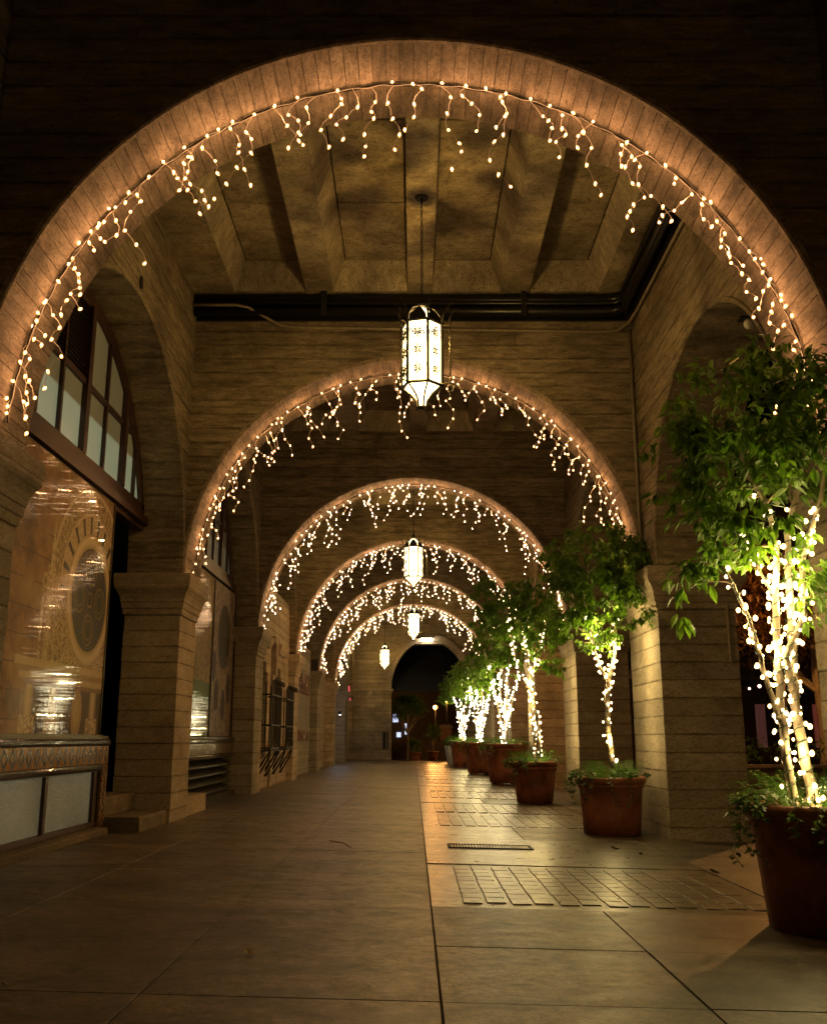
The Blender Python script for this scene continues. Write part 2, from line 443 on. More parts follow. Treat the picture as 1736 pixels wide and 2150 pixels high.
def slab(x0, x1, y0, y1, mat, top=0.0, name='floor_slab', g=.004):
    me, loc = slab_mesh(x0 + g, x1 - g, y0 + g, y1 - g, mat, top, name)
    return link(name, me, floor, loc)
XB = [-4.35, -2.28, -1.11, .11]
YB = [-2.9, -.6, 1.0, 2.1, 3.2, 4.3, 5.4, 6.5, 8.05, 9.6, 11.1] + [12.6 + 1.5 * i for i in range(24)] + [48.9]
for i in range(len(YB) - 1):
    for j in range(3):
        slab(XB[j], XB[j + 1], YB[i], YB[i + 1], M['floor'], random.uniform(-.001, .001), g=.004 if YB[i] < 5 else .003)
YF = [-2.9, -.6, 1.0, 2.1, 3.2, 4.3, 5.4, 6.62]
for i in range(len(YF) - 1):
    for x0, x1 in ((.112, 1.2), (1.2, 2.5), (2.5, 3.9)):
        slab(x0, x1, YF[i], YF[i + 1], M['floor'], random.uniform(-.001, .001), g=.005)

def sett_panel(x0, x1, y0, y1, cw, ch, gap, parts):
    """two-by-one laid setts, standing proud in a concrete bed"""
    meshes = []
    for k in range(4):
        m = MB(); q = random.uniform(.0, .004)
        m.loops([[(-cw / 2 + o, -ch / 2 + o, z), (cw / 2 - o, -ch / 2 + o, z), (cw / 2 - o, ch / 2 - o, z), (-cw / 2 + o, ch / 2 - o, z)]
                 for o, z in ((0, -.012), (.0005, .0005 + q * .3), (.003, .0025 + q * .3))])
        meshes.append(m.mesh('cobble_sett', M['sett']))
    rest = MB()
    x = x0; col = 0; n = 0
    while x + cw <= x1 + .001:
        y = y0 + (.18 * ch if col % 2 else 0)
        while y + ch <= y1 + .001:
            if col % 4 == 3 and False: pass
            cx, cyy = x + cw / 2 + random.uniform(-.004, .004), y + ch / 2 + random.uniform(-.003, .003)
            if n < parts:
                link('cobble_sett', random.choice(meshes), floor, (cx, cyy, fz(cx) - .001), (0, .025, random.uniform(-.02, .02)))
            else:
                z = fz(cx); w2, h2 = cw / 2, ch / 2; q = random.uniform(0, .004)
                rest.loops([[(cx - w2 + o, cyy - h2 + o, z + zz), (cx + w2 - o, cyy - h2 + o, z + zz), (cx + w2 - o, cyy + h2 - o, z + zz), (cx - w2 + o, cyy + h2 - o, z + zz)]
                            for o, zz in ((0, -.012), (.0005, .0005 + q * .5), (.004, .0035 + q * .5))])
            n += 1
            y += ch + gap
        x += cw + gap * (2.2 if col % 2 == 0 else 3.0); col += 1
    if rest.v:
        rest.build('cobble_setts', M['sett'], floor, kind='stuff')

# panel of the first bay: bed, setts, plain slab with the grate
slab(.113, 2.5, 6.62, 8.85, M['panel'], -.006)
slab(2.5, 3.9, 6.62, 11.1, M['floor'])
slab(.113, 2.5, 8.85, 11.1, M['panel'], .0)
sett_panel(.33, 2.42, 6.8, 8.72, .124, .196, .013, 250)
slab(.113, 1.2, 11.1, 12.55, M['panel']); slab(1.2, 2.5, 11.1, 12.55, M['floor']); slab(2.5, 3.9, 11.1, 12.55, M['floor'])
yy = 12.55
for bay in range(6):
    y1 = yy + 4.6
    slab(.113, 2.5, yy, yy + 2.25, M['panel'], -.006); slab(.113, 2.5, yy + 2.25, y1, M['panel'], -.006)
    slab(2.5, 3.9, yy, y1, M['floor'])
    sett_panel(.33, 2.42, yy + .15, yy + 2.12, .124, .196, .013, 110 if bay == 0 else 0)
    sett_panel(.33, 2.42, yy + 2.42, y1 - .12, .124, .196, .013, 0)
    slab(.113, 1.2, y1, y1 + 1.3, M['panel']); slab(1.2, 3.9, y1, y1 + 1.3, M['floor'])
    yy = y1 + 1.3
slab(.113, 3.9, yy, 48.9, M['floor'])

# cast iron drain grate
g = thing('drain_grate', 'rectangular metal drain grate set in the concrete beyond the nearest cobbles', 'drain cover', (.76, 10.25, fz(.76) + .001)); g.rotation_euler = (0, .025, 0)
m = MB()
m.box(-.42, .42, -.17, -.145, -.01, .010); m.box(-.42, .42, .145, .17, -.01, .010)
m.box(-.42, -.395, -.145, .145, -.01, .010); m.box(.395, .42, -.145, .145, -.01, .010)
m.build('grate_frame', M['iron'], g)
sl = MB(); sl.box(-.008, .008, -.143, .143, -.012, .007); sm = sl.mesh('grate_bar', plain('worn_grate_metal', (.22, .18, .12), .35, .7))
for i in range(26): link('grate_bar', sm, g, (-.375 + i * .03, 0, 0))
cr = MB(); cr.box(-.39, .39, -.006, .006, -.012, .004); cr.box(-.39, .39, -.075, -.065, -.012, .004); cr.box(-.39, .39, .065, .075, -.012, .004)
cr.build('cross_bar', M['iron'], g)

# ------------------------------------------------------------------ arches and walls
def arch_panel(root, uc, R_, zs, ztop, u0, u1, th, mp, nboard, mwall, msoff, parts=True, seed=0, course=.19, soffit_parts=True):
    rd = random.Random(seed)
    seg = 48
    arc = [(uc + R_ * math.cos(a), zs + R_ * math.sin(a)) for a in [PI * i / seg for i in range(seg + 1)]]
    Rc = R_ + .03
    arcc = [(uc + Rc * math.cos(a), zs + Rc * math.sin(a)) for a in [PI * i / seg for i in range(seg + 1)]]
    core = MB()
    # core behind boards and courses (two halves so that no face is concave through the opening)
    top = [(u1 - .004, zs), (u1 - .004, ztop), (uc, ztop)]
    right = [p for p in arcc if p[0] >= uc - 1e-6]
    left = [p for p in arcc if p[0] <= uc + 1e-6]
    right = [(min(p[0], u1 - .005), p[1]) for p in right]; left = [(max(p[0], u0 + .005), p[1]) for p in left]
    core.prism([(u1 - .004, zs), (u1 - .004, ztop), (uc, ztop)] + right[::-1], mp, .022, th - .002)
    core.prism([(uc, ztop), (u0 + .004, ztop), (u0 + .004, zs)] + left[::-1], mp, .022, th - .002)
    core.build('wall_core', M['core'], root)
    z = zs; k = 0; joined = MB()
    Re = R_ + .045
    while z < ztop - .02:
        z1 = min(z + course, ztop)
        gz = .0014; pro = rd.uniform(.0, .006)
        za, zb = z + gz, z1 - gz
        pieces = []
        if zb <= zs + Re - .01:
            for s in (-1, 1):
                pts = []
                for i in range(9):
                    zz = za + (zb - za) * i / 8
                    dz = min(zz - zs, Re)
                    pts.append((uc + s * math.sqrt(max(Re * Re - dz * dz, 0)), zz))
                e = u1 if s > 0 else u0
                if abs(e - uc) <= abs(pts[0][0] - uc) + .005:
                    pts = [p for p in pts if abs(p[0] - uc) < abs(e - uc) - .006]
                    if not pts: continue
                    pts = [(e - s * .004, pts[0][1])] + pts
                pts += [(e, zb), (e, max(za, pts[0][1]))] if pts[0][0] != e - s * .004 else [(e, zb)]
                pieces.append(pts)
        elif za < zs + Re:
            for s in (-1, 1):
                pts = []
                for i in range(7):
                    zz = za + (zs + Re - za) * i / 6
                    pts.append((uc + s * math.sqrt(max(Re * Re - (zz - zs) ** 2, 0)), min(zz, zb - .001)))
                e = u1 if s > 0 else u0
                pts += [(uc, zb), (e, zb), (e, za)]
                pieces.append(pts)
        else:
            mid = uc + rd.uniform(-1.5, 1.5)
            pieces.append([(u0, za), (mid - .003, za), (mid - .003, zb), (u0, zb)])
            pieces.append([(mid + .003, za), (u1, za), (u1, zb), (mid + .003, zb)])
        for pts in pieces:
            bb = MB() if parts else joined
            ucen = sum(p[0] for p in pts) / len(pts); zcen = sum(p[1] for p in pts) / len(pts)
            c = .004
            inner = [(u + (c if u < ucen else -c) * (0 if abs(u - ucen) < .02 else 1) * .5, zz + (c if zz < zcen else -c)) for u, zz in pts]
            bb.loops([[mp(u, .03, q) for u, q in pts], [mp(u, -pro + c, q) for u, q in pts], [mp(u, -pro, q) for u, q in inner]])
            if parts: bb.build('board_course', mwall, root)
        z = z1; k += 1
    if not parts: joined.build('board_courses', mwall, root)
    # front rim of the intrados
    rim = MB()
    for rr, d0, d1 in ((R_ + .055, -.014, .03),):
        prof = [(R_ + .058, .0), (R_ + .05, -.016), (R_ + .012, -.016), (R_ + .001, -.002), (R_ + .001, .03), (R_ + .058, .03)]
        lo = []
        for i in range(seg + 1):
            a = PI * i / seg
            lo.append([mp(uc + q * math.cos(a), d, zs + q * math.sin(a)) for q, d in prof])
        rim.loops(lo)
    rim.build('arch_rim', msoff, root)
    # soffit boards
    n = nboard; cache = {}
    joined = MB()
    for i in range(n):
        a0, a1 = PI * i / n, PI * (i + 1) / n
        ga = .0022 / R_
        r0 = R_ + rd.uniform(-.001, .004)
        quad = [(uc + q * math.cos(a), zs + q * math.sin(a)) for q, a in ((r0 + .03, a0 + ga), (r0, a0 + ga), (r0, a1 - ga), (r0 + .03, a1 - ga))]
        bb = MB() if soffit_parts else joined
        bb.prism(quad, mp, .031, th)
        if soffit_parts: bb.build('soffit_board', msoff, root)
    if not soffit_parts: joined.build('soffit_boards', msoff, root)

for i, Y in enumerate(YA):
    root = thing('arch', {0: 'broad round concrete arch framing the whole view, its lit underside nearest of the row',
                          1: 'round concrete arch behind the large hanging lantern',
                          2: 'third concrete arch from the front, in front of the second lantern',
                          3: 'fourth concrete arch, behind the second lantern with its crown at the lantern glass',
                          4: 'fifth concrete arch of the row, wrapped round the sixth',
                          5: 'innermost concrete arch of the row, smallest in the view'}[i], 'arch', (0, Y, 0), 'concrete arches spanning the walkway')
    mp = lambda u, d, z: (u, d, z)
    ztop = ZC + .5
    arch_panel(root, 0.0, R, ZS, ztop, -XW, XW, TH, mp, 88 if i < 3 else 60, M['wall'], M['soffit'], parts=i < 3, seed=i, soffit_parts=i < 3)

def side_wall(y0, y1, side, yc, R_, th, i, mats=('wall_side', 'wall_side'), parts=True, label='', ztop=ZC + .5):
    root = thing('side_wall', label, 'wall', (0, 0, 0), 'side walls of the arcade bays')
    mp = (lambda u, d, z: (-XW - d, u, z)) if side < 0 else (lambda u, d, z: (XW + d, u, z))
    arch_panel(root, yc, R_, ZS, ztop, y0, y1, th, mp, 40 if parts else 30, M[mats[0]], M[mats[1]], parts=parts, seed=40 + i + side, soffit_parts=parts)
    return root

# ------------------------------------------------------------------ piers
def pier(x0, x1, y0, y1, label, parts=True, inner=1, coarse=.19):
    root = thing('pier', label, 'pillar', ((x0 + x1) / 2, (y0 + y1) / 2, fz((x0 + x1) / 2)), 'board marked concrete pillars of the arcade')
    hx, hy = (x1 - x0) / 2, (y1 - y0) / 2
    zb = 2.52 - root.location.z
    n = 13; h = (zb + .06) / n
    ms = []
    for k in range(3):
        e = random.uniform(0, .006)
        q = MB(); q.chbox(-hx - e, hx + e, -hy - e, hy + e, .0015, h - .0015, .005); ms.append(q.mesh('board_course', M['pier' if x1 < 0 else 'pier_r']))
    if parts:
        for k in range(n): link('board_course', ms[random.randrange(3)], root, (0, 0, -.06 + k * h))
    else:
        q = MB()
        for k in range(n):
            e = random.uniform(0, .006); q.chbox(-hx - e, hx + e, -hy - e, hy + e, -.06 + k * h + .003, -.06 + (k + 1) * h - .003, .007)
        q.build('board_courses', M['pier'], root)
    c = MB(); c.box(-hx + .01, hx - .01, -hy + .01, hy - .01, -.05, zb + .5); c.build('pier_core', M['core'], root)
    cp = MB()
    o0 = zb
    prof = [(.0, 0), (.022, .006), (.03, .03), (.03, .075), (.045, .085), (.05, .12), (.05, .15), (.062, .158), (.066, .2), (.085, .25), (.115, .295), (.13, .31),
            (.14, .33), (.145, .345), (.145, .375), (.15, .385), (.155, .45), (.155, .498), (.14, .506)]
    cp.rectstack(-hx, hx, -hy, hy, [(o * .85, o0 + z) for o, z in prof])
    cp.build('capital', M['cap'], root)
    return root
LP = [(6.0, 6.88), (12.0, 12.88), (17.95, 18.83), (23.9, 24.78), (29.8, 30.68), (35.8, 36.68), (41.9, 43.6)]
RP = [(Y - .55, Y + 1.0) for Y in YA] + [(41.4, 43.2)]
lab_l = ['left pillar at the left edge of the picture, only its capital in view', 'left pillar beside the concrete steps and dark doorway',
         'left pillar between the brown framed poster and the first iron window grille', 'left pillar just past the second iron window grille',
         'left pillar that carries the fifth arch', 'left pillar that carries the smallest arch', 'left pillar near the end wall, lit cool by the doorway sign']
lab_r = ['right pillar behind the nearest potted tree at the picture edge', 'wide right pillar behind the second terracotta pot with a lit yellow side',
         'right pillar behind the third terracotta pot', 'right pillar behind the fourth, footed pot', 'right pillar behind the fifth pot', 'right pillar behind the farthest ficus', 'last right pillar by the end wall']
for i, (y0, y1) in enumerate(LP): pier(-3.55, -XW, y0, y1, lab_l[i], i < 6)
for i, (y0, y1) in enumerate(RP): pier(XW, 3.78, y0, y1, lab_r[i], i < 5)

bay_word = ['bay in front of the nearest arch', 'bay of the large hanging lantern', 'dark second bay', 'bay of the second lantern', 'bay behind the fourth arch', 'bay of the third lantern', 'last open bay']
BAY = [(-5.2, 6.0)] + [(YA[i] + TH, YA[i + 1]) for i in range(5)] + [(YA[5] + TH, 48.0)]
for i, (y0, y1) in enumerate(BAY):
    if i == 0:
        side_wall(y0, y1, -1, 2.9, 2.6, .68, i, label='left concrete wall with arch opening, ' + bay_word[i])
        side_wall(y0, y1, 1, 2.9, 2.3, .9, i, label='right concrete wall with arch opening, ' + bay_word[i])
    elif i < 6:
        yc = (y0 + y1) / 2
        side_wall(y0, y1, -1, yc, 2.53, .68, i, parts=i < 3, label='left concrete wall with arch opening, ' + bay_word[i])
        side_wall(y0, y1, 1, yc - .22, 2.12, .9, i, parts=i < 3, label='right concrete wall with arch opening, ' + bay_word[i])
    else:
        side_wall(y0, 42.75, -1, 39.3, 2.4, .68, i, parts=False, label='left concrete wall with arch opening, ' + bay_word[i])
        side_wall(42.75, y1, -1, 45.6, 2.0, .68, 17, parts=False, label='left concrete wall with arch opening beside the end wall')
        side_wall(y0, 42.3, 1, 39.3, 2.3, .9, i, parts=False, label='right concrete wall with arch opening, ' + bay_word[i])
        side_wall(42.3, y1, 1, 45.4, 2.0, .9, 18, parts=False, label='right concrete wall with arch opening beside the end wall')

# ------------------------------------------------------------------ coffered ceilings
def ceiling(y0, y1, label, i):
    root = thing('coffered_ceiling', label, 'ceiling', (0, 0, 0), 'coffered concrete ceilings')
    q = MB(); q.box(-XW, XW, y0, y1, ZC + .43, ZC + .5); q.build('ceiling_slab', M['core'], root)
    D = .37
    for a, c in ((-1.41, -1.04), (-.08, .25), (1.15, 1.52)):
        q = MB(); q.chbox(a, c, y0 + .001, y1 - .001, ZC - .002, ZC + D + .05, .012); q.build('beam', M['ceiling'], root)
    for a, c in ((-XW, -2.33), (2.42, XW)):
        q = MB(); q.box(a + .001, c, y0 + .001, y1 - .001, ZC, ZC + D + .05); q.build('edge_beam', M['ceiling'], root)
    ya, yb = y0 + .22, y1 - .22
    nb = max(1, round((yb - ya) / 5.2)); L = (yb - ya + .3) / nb - .3
    for k in range(nb):
        yk0 = ya + k * (L + .3); yk1 = yk0 + L
        for a, c, outer in ((-2.33, -1.41, 0), (-1.04, -.08, 0), (.25, 1.15, 1), (1.52, 2.42, 1)):
            s = .15
            x0, x1 = (a, c) if outer == 0 else (a, c)
            # splayed flank on the outer side and at both ends
            fl_ = MB()
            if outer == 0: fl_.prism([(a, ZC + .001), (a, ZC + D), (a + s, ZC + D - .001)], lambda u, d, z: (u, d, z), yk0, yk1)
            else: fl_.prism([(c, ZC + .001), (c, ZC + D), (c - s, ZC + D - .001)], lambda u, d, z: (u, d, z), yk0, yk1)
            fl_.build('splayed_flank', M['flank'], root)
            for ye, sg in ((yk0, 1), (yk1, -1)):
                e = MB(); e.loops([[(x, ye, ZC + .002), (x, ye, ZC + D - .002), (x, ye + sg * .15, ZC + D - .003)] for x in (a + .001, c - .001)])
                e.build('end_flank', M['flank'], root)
            for j in range(3):
                p0 = yk0 + (yk1 - yk0) * j / 3; p1 = yk0 + (yk1 - yk0) * (j + 1) / 3
                p = MB(); dz = random.uniform(0, .008)
                pa = a + s + .012 if outer == 0 else a + .012; pc = c - .012 if outer == 0 else c - s - .012
                p0 = max(p0, yk0 + .155); p1 = min(p1, yk1 - .155)
                p.chbox(pa, pc, p0 + .009, p1 - .009, ZC + D - .006 - dz, ZC + .425, .008)
                p.build('coffer_panel', M['ceiling'], root)
    for ye0, ye1 in [(y0 + .001, ya)] + [(ya + k * (L + .3) + L, ya + (k + 1) * (L + .3)) for k in range(nb - 1)] + [(yb, y1 - .001)]:
        for a, c in ((-2.33, -1.41), (-1.04, -.08), (.25, 1.15), (1.52, 2.42)):
            q = MB(); q.box(a + .001, c - .001, ye0, ye1, ZC + .0015, ZC + D + .04); q.build('cross_rib', M['ceiling'], root)
for i, (y0, y1) in enumerate(BAY):
    ceiling(y0, y1, 'coffered concrete ceiling over the ' + bay_word[i], i)

# ------------------------------------------------------------------ end wall with its arch
ew = thing('end_wall', 'concrete end wall with a tall arched opening to the dark street', 'wall', (0, 48.0, 0))
cx_e, ax, az, zs_e = .78, 1.86, 2.35, 3.38
ZT = ZC + .5
mpe = lambda u, d, z: (u, d, z)
z = -.15; rd = random.Random(3)
while z < ZT:
    z1 = min(z + .19, ZT)
    for s in (-1, 1):
        e = s * 3.9
        pts = []
        if z < zs_e: pts = [(cx_e + s * ax, z + .003), (cx_e + s * ax, z1 - .003)]
        elif z1 < zs_e + az:
            pts = [(cx_e + s * ax * math.sqrt(max(0, 1 - ((zz - zs_e) / az) ** 2)), zz) for zz in (z + .003, (z + z1) / 2, z1 - .003)]
        else: pts = [(cx_e + s * .001, z + .003), (cx_e + s * .001, z1 - .003)]
        q = MB(); q.prism(pts + [(e, z1 - .003), (e, z + .003)], mpe, -rd.uniform(0, .006), .85); q.build('board_course', M['pier'], ew)
    z = z1
for x0, x1 in ((-2.87, -2.2), (-1.85, -.95 - .13), (2.66, 3.2)):
    for k in range(17):
        q = MB(); q.chbox(x0, x1, -.1, -.008, -.1 + k * .19 + .003, -.1 + (k + 1) * .19 - .003, .006); q.build('pilaster_course', M['pier'], ew)
    q = MB(); q.rectstack(x0, x1, -.1, -.009, [(.0, 3.14), (.03, 3.16), (.03, 3.2), (.06, 3.25), (.1, 3.3), (.1, 3.38)]); q.build('capital', M['cap'], ew)
q = MB()
lo = []
for i in range(33):
    a = PI * i / 32
    lo.append([(cx_e + (ax + o) * math.cos(a), d, zs_e + (az + o) * math.sin(a)) for o, d in ((-.01, .02), (-.01, -.1), (.3, -.1), (.3, -.008))])
q.loops(lo); q.build('arch_band', M['cap'], ew)
q = MB(); q.box(-.45, -.2, -.03, -.012, .55, 1.35)
q.build('meter_panel', M['iron'], ew, loc=(-1.02, -.1, 0))
q = MB()
q.tube([(-1.3, -.16, .9), (-1.3, -.16, .25), (-1.36, -.16, .16), (-1.5, -.16, .12), (-2.0, -.16, .12), (-2.2, -.16, .2), (-2.3, -.16, .45), (-2.3, -.16, .7)], .022)
q.tube([(-1.3, -.16, .9), (-1.3, -.14, 2.6), (-1.27, -.14, 3.1)] + [(cx_e - (ax + .2) * math.cos(a), -.14, zs_e + (az + .2) * math.sin(a)) for a in np.linspace(.05, 1.45, 10)], .022)
q.tube([(-1.15, -.14, 3.3), (-1.2, -.14, 3.0)], .01)
q.build('conduit', M['conduit'], ew)
for xx in (-2.35, -2.1):
    q = MB(); q.chbox(xx - .09, xx + .09, -.2, -.1, .7, .95, .01); q.build('junction_box', M['conduit'], ew)

# dark roof beyond the end arch and the little lamp on the arch crown
aw = MB()
aw.loops([[(x, 49.2, 3.32), (x, 49.25, 3.42), (x, 53, 6.9), (x, 53, 6.7)] for x in (-2.2, 4.4)])
aw = aw.build('dark_awning', plain('dark_awning_fabric', (.008, .008, .007), .9, 0, .5, 1.5), None)
tag(aw, 'dark awning filling the head of the end arch', 'awning')
fx = thing('wall_light', 'small bright rectangular light at the crown of the end arch', 'wall light', (.55, 47.75, 5.72))
q = MB(); q.chbox(-.42, .42, -.12, .12, .08, .14, .01); q.build('housing', M['iron'], fx)
q = MB(); q.chbox(-.2, .38, -.1, .1, -.06, .079, .01); q.build('diffuser', emit('wall_light_diffuser', (1, .85, .6), 20, 'AUTO'), fx)

# ------------------------------------------------------------------ bays behind the arches: left side shop fronts
XP = -3.34
def tile_row(root, y0, y1, n, x, z0, z1, nm='diamond_tile'):
    L = (y1 - y0) / n
    q = MB(); q.chbox(-.012, .014, -L / 2 + .002, L / 2 - .002, 0, z1 - z0 - .004, .004); me = q.mesh(nm, M['tile'])
    for k in range(n): link(nm, me, root, (x + random.uniform(-.001, .001), y0 + L * (k + .5), z0 + .002))
def nose_row(root, y0, y1, n, x, z, r=.03, z_low=None):
    L = (y1 - y0) / n
    q = MB(); q.loops([[(-.02, y, -r), (r * .6, y, -r), (r, y, -r * .4), (r, y, r * .4), (r * .6, y, r), (-.02, y, r)] for y in (-L / 2 + .002, L / 2 - .002)])
    me = q.mesh('bullnose_tile', M['blue_tile'])
    for k in range(n): link('bullnose_tile', me, root, (x, y0 + L * (k + .5), z))

def print_grid(name, y0, y1, z0, z1, x, fn, parent, res=.0115):
    ny = int((y1 - y0) / res); nz = int((z1 - z0) / res)
    ys = np.linspace(y0, y1, ny + 1); zs_ = np.linspace(z0, z1, nz + 1)
    yy_, zz_ = np.meshgrid(ys, zs_)
    col = fn(yy_, zz_)
    co = np.stack([np.full(yy_.size, x), yy_.ravel(), zz_.ravel()], 1)
    me = bpy.data.meshes.new(name)
    idx = np.arange((ny + 1) * (nz + 1)).reshape(nz + 1, ny + 1)
    fa = np.stack([idx[:-1, :-1], idx[:-1, 1:], idx[1:, 1:], idx[1:, :-1]], -1).reshape(-1, 4)
    me.vertices.add(len(co)); me.vertices.foreach_set('co', co.ravel())
    me.loops.add(fa.size); me.loops.foreach_set('vertex_index', fa.ravel())
    me.polygons.add(len(fa)); me.polygons.foreach_set('loop_start', np.arange(len(fa)) * 4)
    me.update(calc_edges=True)
    at = me.color_attributes.new('print', 'FLOAT_COLOR', 'POINT')
    at.data.foreach_set('color', np.concatenate([col.reshape(-1, 3), np.ones((col.size // 3, 1))], 1).ravel())
    me.materials.append(M['print'])
    return link(name, me, parent)

def vnoise(y, z, s, seed=0):
    r = np.random.default_rng(seed); g = r.random((64, 64))
    u = (y * s) % 64; v = (z * s) % 64
    i = np.floor(u).astype(int); j = np.floor(v).astype(int); fu = u - i; fv = v - j
    fu = fu * fu * (3 - 2 * fu); fv = fv * fv * (3 - 2 * fv)
    i2 = (i + 1) % 64; j2 = (j + 1) % 64; i %= 64; j %= 64
    return (g[i, j] * (1 - fu) + g[i2, j] * fu) * (1 - fv) + (g[i, j2] * (1 - fu) + g[i2, j2] * fu) * fv
def fbm(y, z, s, seed=0, o=4):
    return sum(vnoise(y, z, s * 2 ** k, seed + k) * .5 ** k for k in range(o)) / sum(.5 ** k for k in range(o))
def sm(a, b_, x):
    t = np.clip((x - a) / (b_ - a), 0, 1); return t * t * (3 - 2 * t)

def stone_print(y, z):
    """photographic print of a carved stone window surround round a mosaic disc"""
    base = np.stack([.33 + 0 * y, .25 + 0 * y, .17 + 0 * y], -1)
    n = fbm(y, z, 3, 1, 5); n2 = fbm(y, z, 18, 7, 3)
    base = base * (.45 + .85 * n[..., None] + .35 * (n2[..., None] - .5))
    blk = (np.abs(((z + .02 * n) % .24) - .12) > .115)
    base = np.where(blk[..., None], base * .62, base)
    carve = fbm(y, z, 22, 3, 2); carve = .2 + 1.25 * np.abs(np.sin(carve * 11)) ** 1.5
    cyc, czc = 10.03, 2.43
    r = np.hypot(y - cyc, z - czc); ang = np.arctan2(z - czc, y - cyc)
    def put(mask, c): nonlocal base; base = base * (1 - mask[..., None]) + c * mask[..., None]
    C = lambda *a: np.array(a, float)[None, None, :]
    stone = C(.44, .34, .24); dark = C(.05, .035, .025)
    # hood arch
    hood = (r > .86) & (r < 1.13) & (z > 1.75)
    put(hood.astype(float), stone * (.35 + .65 * carve[..., None] * (.6 + .4 * np.abs(np.sin(ang * 34))[..., None])))
    put(((np.abs(r - .87) < .014) | (np.abs(r - 1.12) < .02)).astype(float) * (z > 1.75), stone * 1.25)
    inn = (r > .66) & (r < .86) & (z > 1.75)
    wedge = np.abs(np.sin(ang * 11)); put(inn.astype(float), np.where(wedge[..., None] > .42, stone * (.7 + .4 * carve[..., None]), dark * 1.4))
    ring = (r > .52) & (r <= .68); put(ring.astype(float), stone * (.85 + .6 * sm(.52, .62, r) - .55 * sm(.62, .68, r))[..., None])
    # mosaic disc
    disc = r <= .53
    mo = fbm(y, z, 28, 9, 2)
    mcol = np.where(mo[..., None] > .52, C(.05, .085, .12), np.where(mo[..., None] > .42, C(.13, .08, .04), C(.02, .03, .055)))
    mcol = mcol + .10 * (np.abs(np.sin(r * 60 + ang * 0)) > .93)[..., None]
    for a in range(4):
        qa = a * PI / 2 + 0.0; py, pz = cyc + .31 * math.cos(qa), czc + .31 * math.sin(qa); rr = np.hypot((y - py), z - pz)
        mcol = np.where((rr < .17)[..., None], C(.04, .09, .14), mcol)
        mcol = np.where((np.abs(rr - .155) < .012)[..., None] | (np.abs(rr - .1) < .01)[..., None], C(.25, .22, .10), mcol)
        mcol = np.where((rr < .07)[..., None], C(.09, .12, .07), mcol)
        mcol = np.where((rr < .03)[..., None], C(.02, .05, .18), mcol)
    sq = (np.abs(y - cyc) < .05) & (np.abs(z - czc) < .06)
    mcol = np.where(sq[..., None], C(.02, .03, .06), mcol)
    mcol = np.where(((np.abs(y - cyc) < .065) & (np.abs(z - czc) < .075) & ~sq)[..., None], C(.3, .26, .2), mcol)
    put(disc.astype(float), mcol)
    # carved field under the disc, either side
    fld = (z > 1.72) & (z < 2.43) & (np.abs(y - cyc) < .98) & (r > .68)
    put(fld.astype(float), stone * (.25 + .8 * carve[..., None]))
    # candelabra column on the left with its finial
    cc = 8.93
    wid = np.where(z < 2.42, .1, np.where(z < 2.6, .13 - .3 * np.abs(z - 2.5), .05 * np.clip((3.05 - z) / .45, 0, 1)))
    colm = (np.abs(y - cc) < wid) & (z > 1.72) & (z < 3.05)
    put(colm.astype(float), stone * (.75 + .5 * (1 - np.abs(y - cc) / .13))[..., None] * (.5 + .6 * carve[..., None]))
    for s in (-1, 1):
        cm = (np.abs(y - cc - s * .17) < .035) & (z > 1.72) & (z < 2.35)
        put(cm.astype(float), stone * (.4 + .8 * carve[..., None]))
        sc_ = np.hypot((y - cc - s * .14) * 1.1, z - 2.44); put((np.abs(sc_ - .06) < .02).astype(float), stone * 1.1)
    # cornice
    for z0_, z1_, y0_, f in ((1.66, 1.73, 8.25, 1.2), (1.60, 1.66, 8.32, .8), (1.55, 1.60, 8.36, 1.1), (1.50, 1.55, 8.45, .6)):
        mk = (z >= z0_) & (z < z1_) & (y > y0_ - .0); put(mk.astype(float), stone * f * (.9 + .2 * n[..., None]))
    # below the cornice: brackets, shafts, shadow, a small standing relief
    low = (z < 1.5) & (y > 8.5); put(low.astype(float) * .75, dark * (1.0 + 1.6 * n[..., None]))
    for y0_ in (8.62, 9.2, 10.35):
        mk = (np.abs(y - y0_) < .11) & (z < 1.5); put(mk.astype(float), stone * (.5 + .7 * (1 - np.abs(y - y0_) / .11))[..., None])
        mk = (np.abs(y - y0_) < .17) & (z < 1.24); put(mk.astype(float), stone * (.2 + .9 * carve[..., None]))
    rr = np.hypot((y - 9.88) / .15, (z - 1.28) / .24); mk = rr < 1
    put(mk.astype(float), stone * (.5 + .6 * np.abs(np.sin(np.arctan2(z - 1.28, y - 9.88) * 14)))[..., None])
    mk = rr < .6; put(mk.astype(float), stone * (.9 + .3 * n2[..., None]))
    base = base / .3; base = .3 * np.where(base > 1, base ** 1.3, base ** 2.6) * 1.15
    return np.clip(base, .006, .85) * np.array([.78, .82, .82])

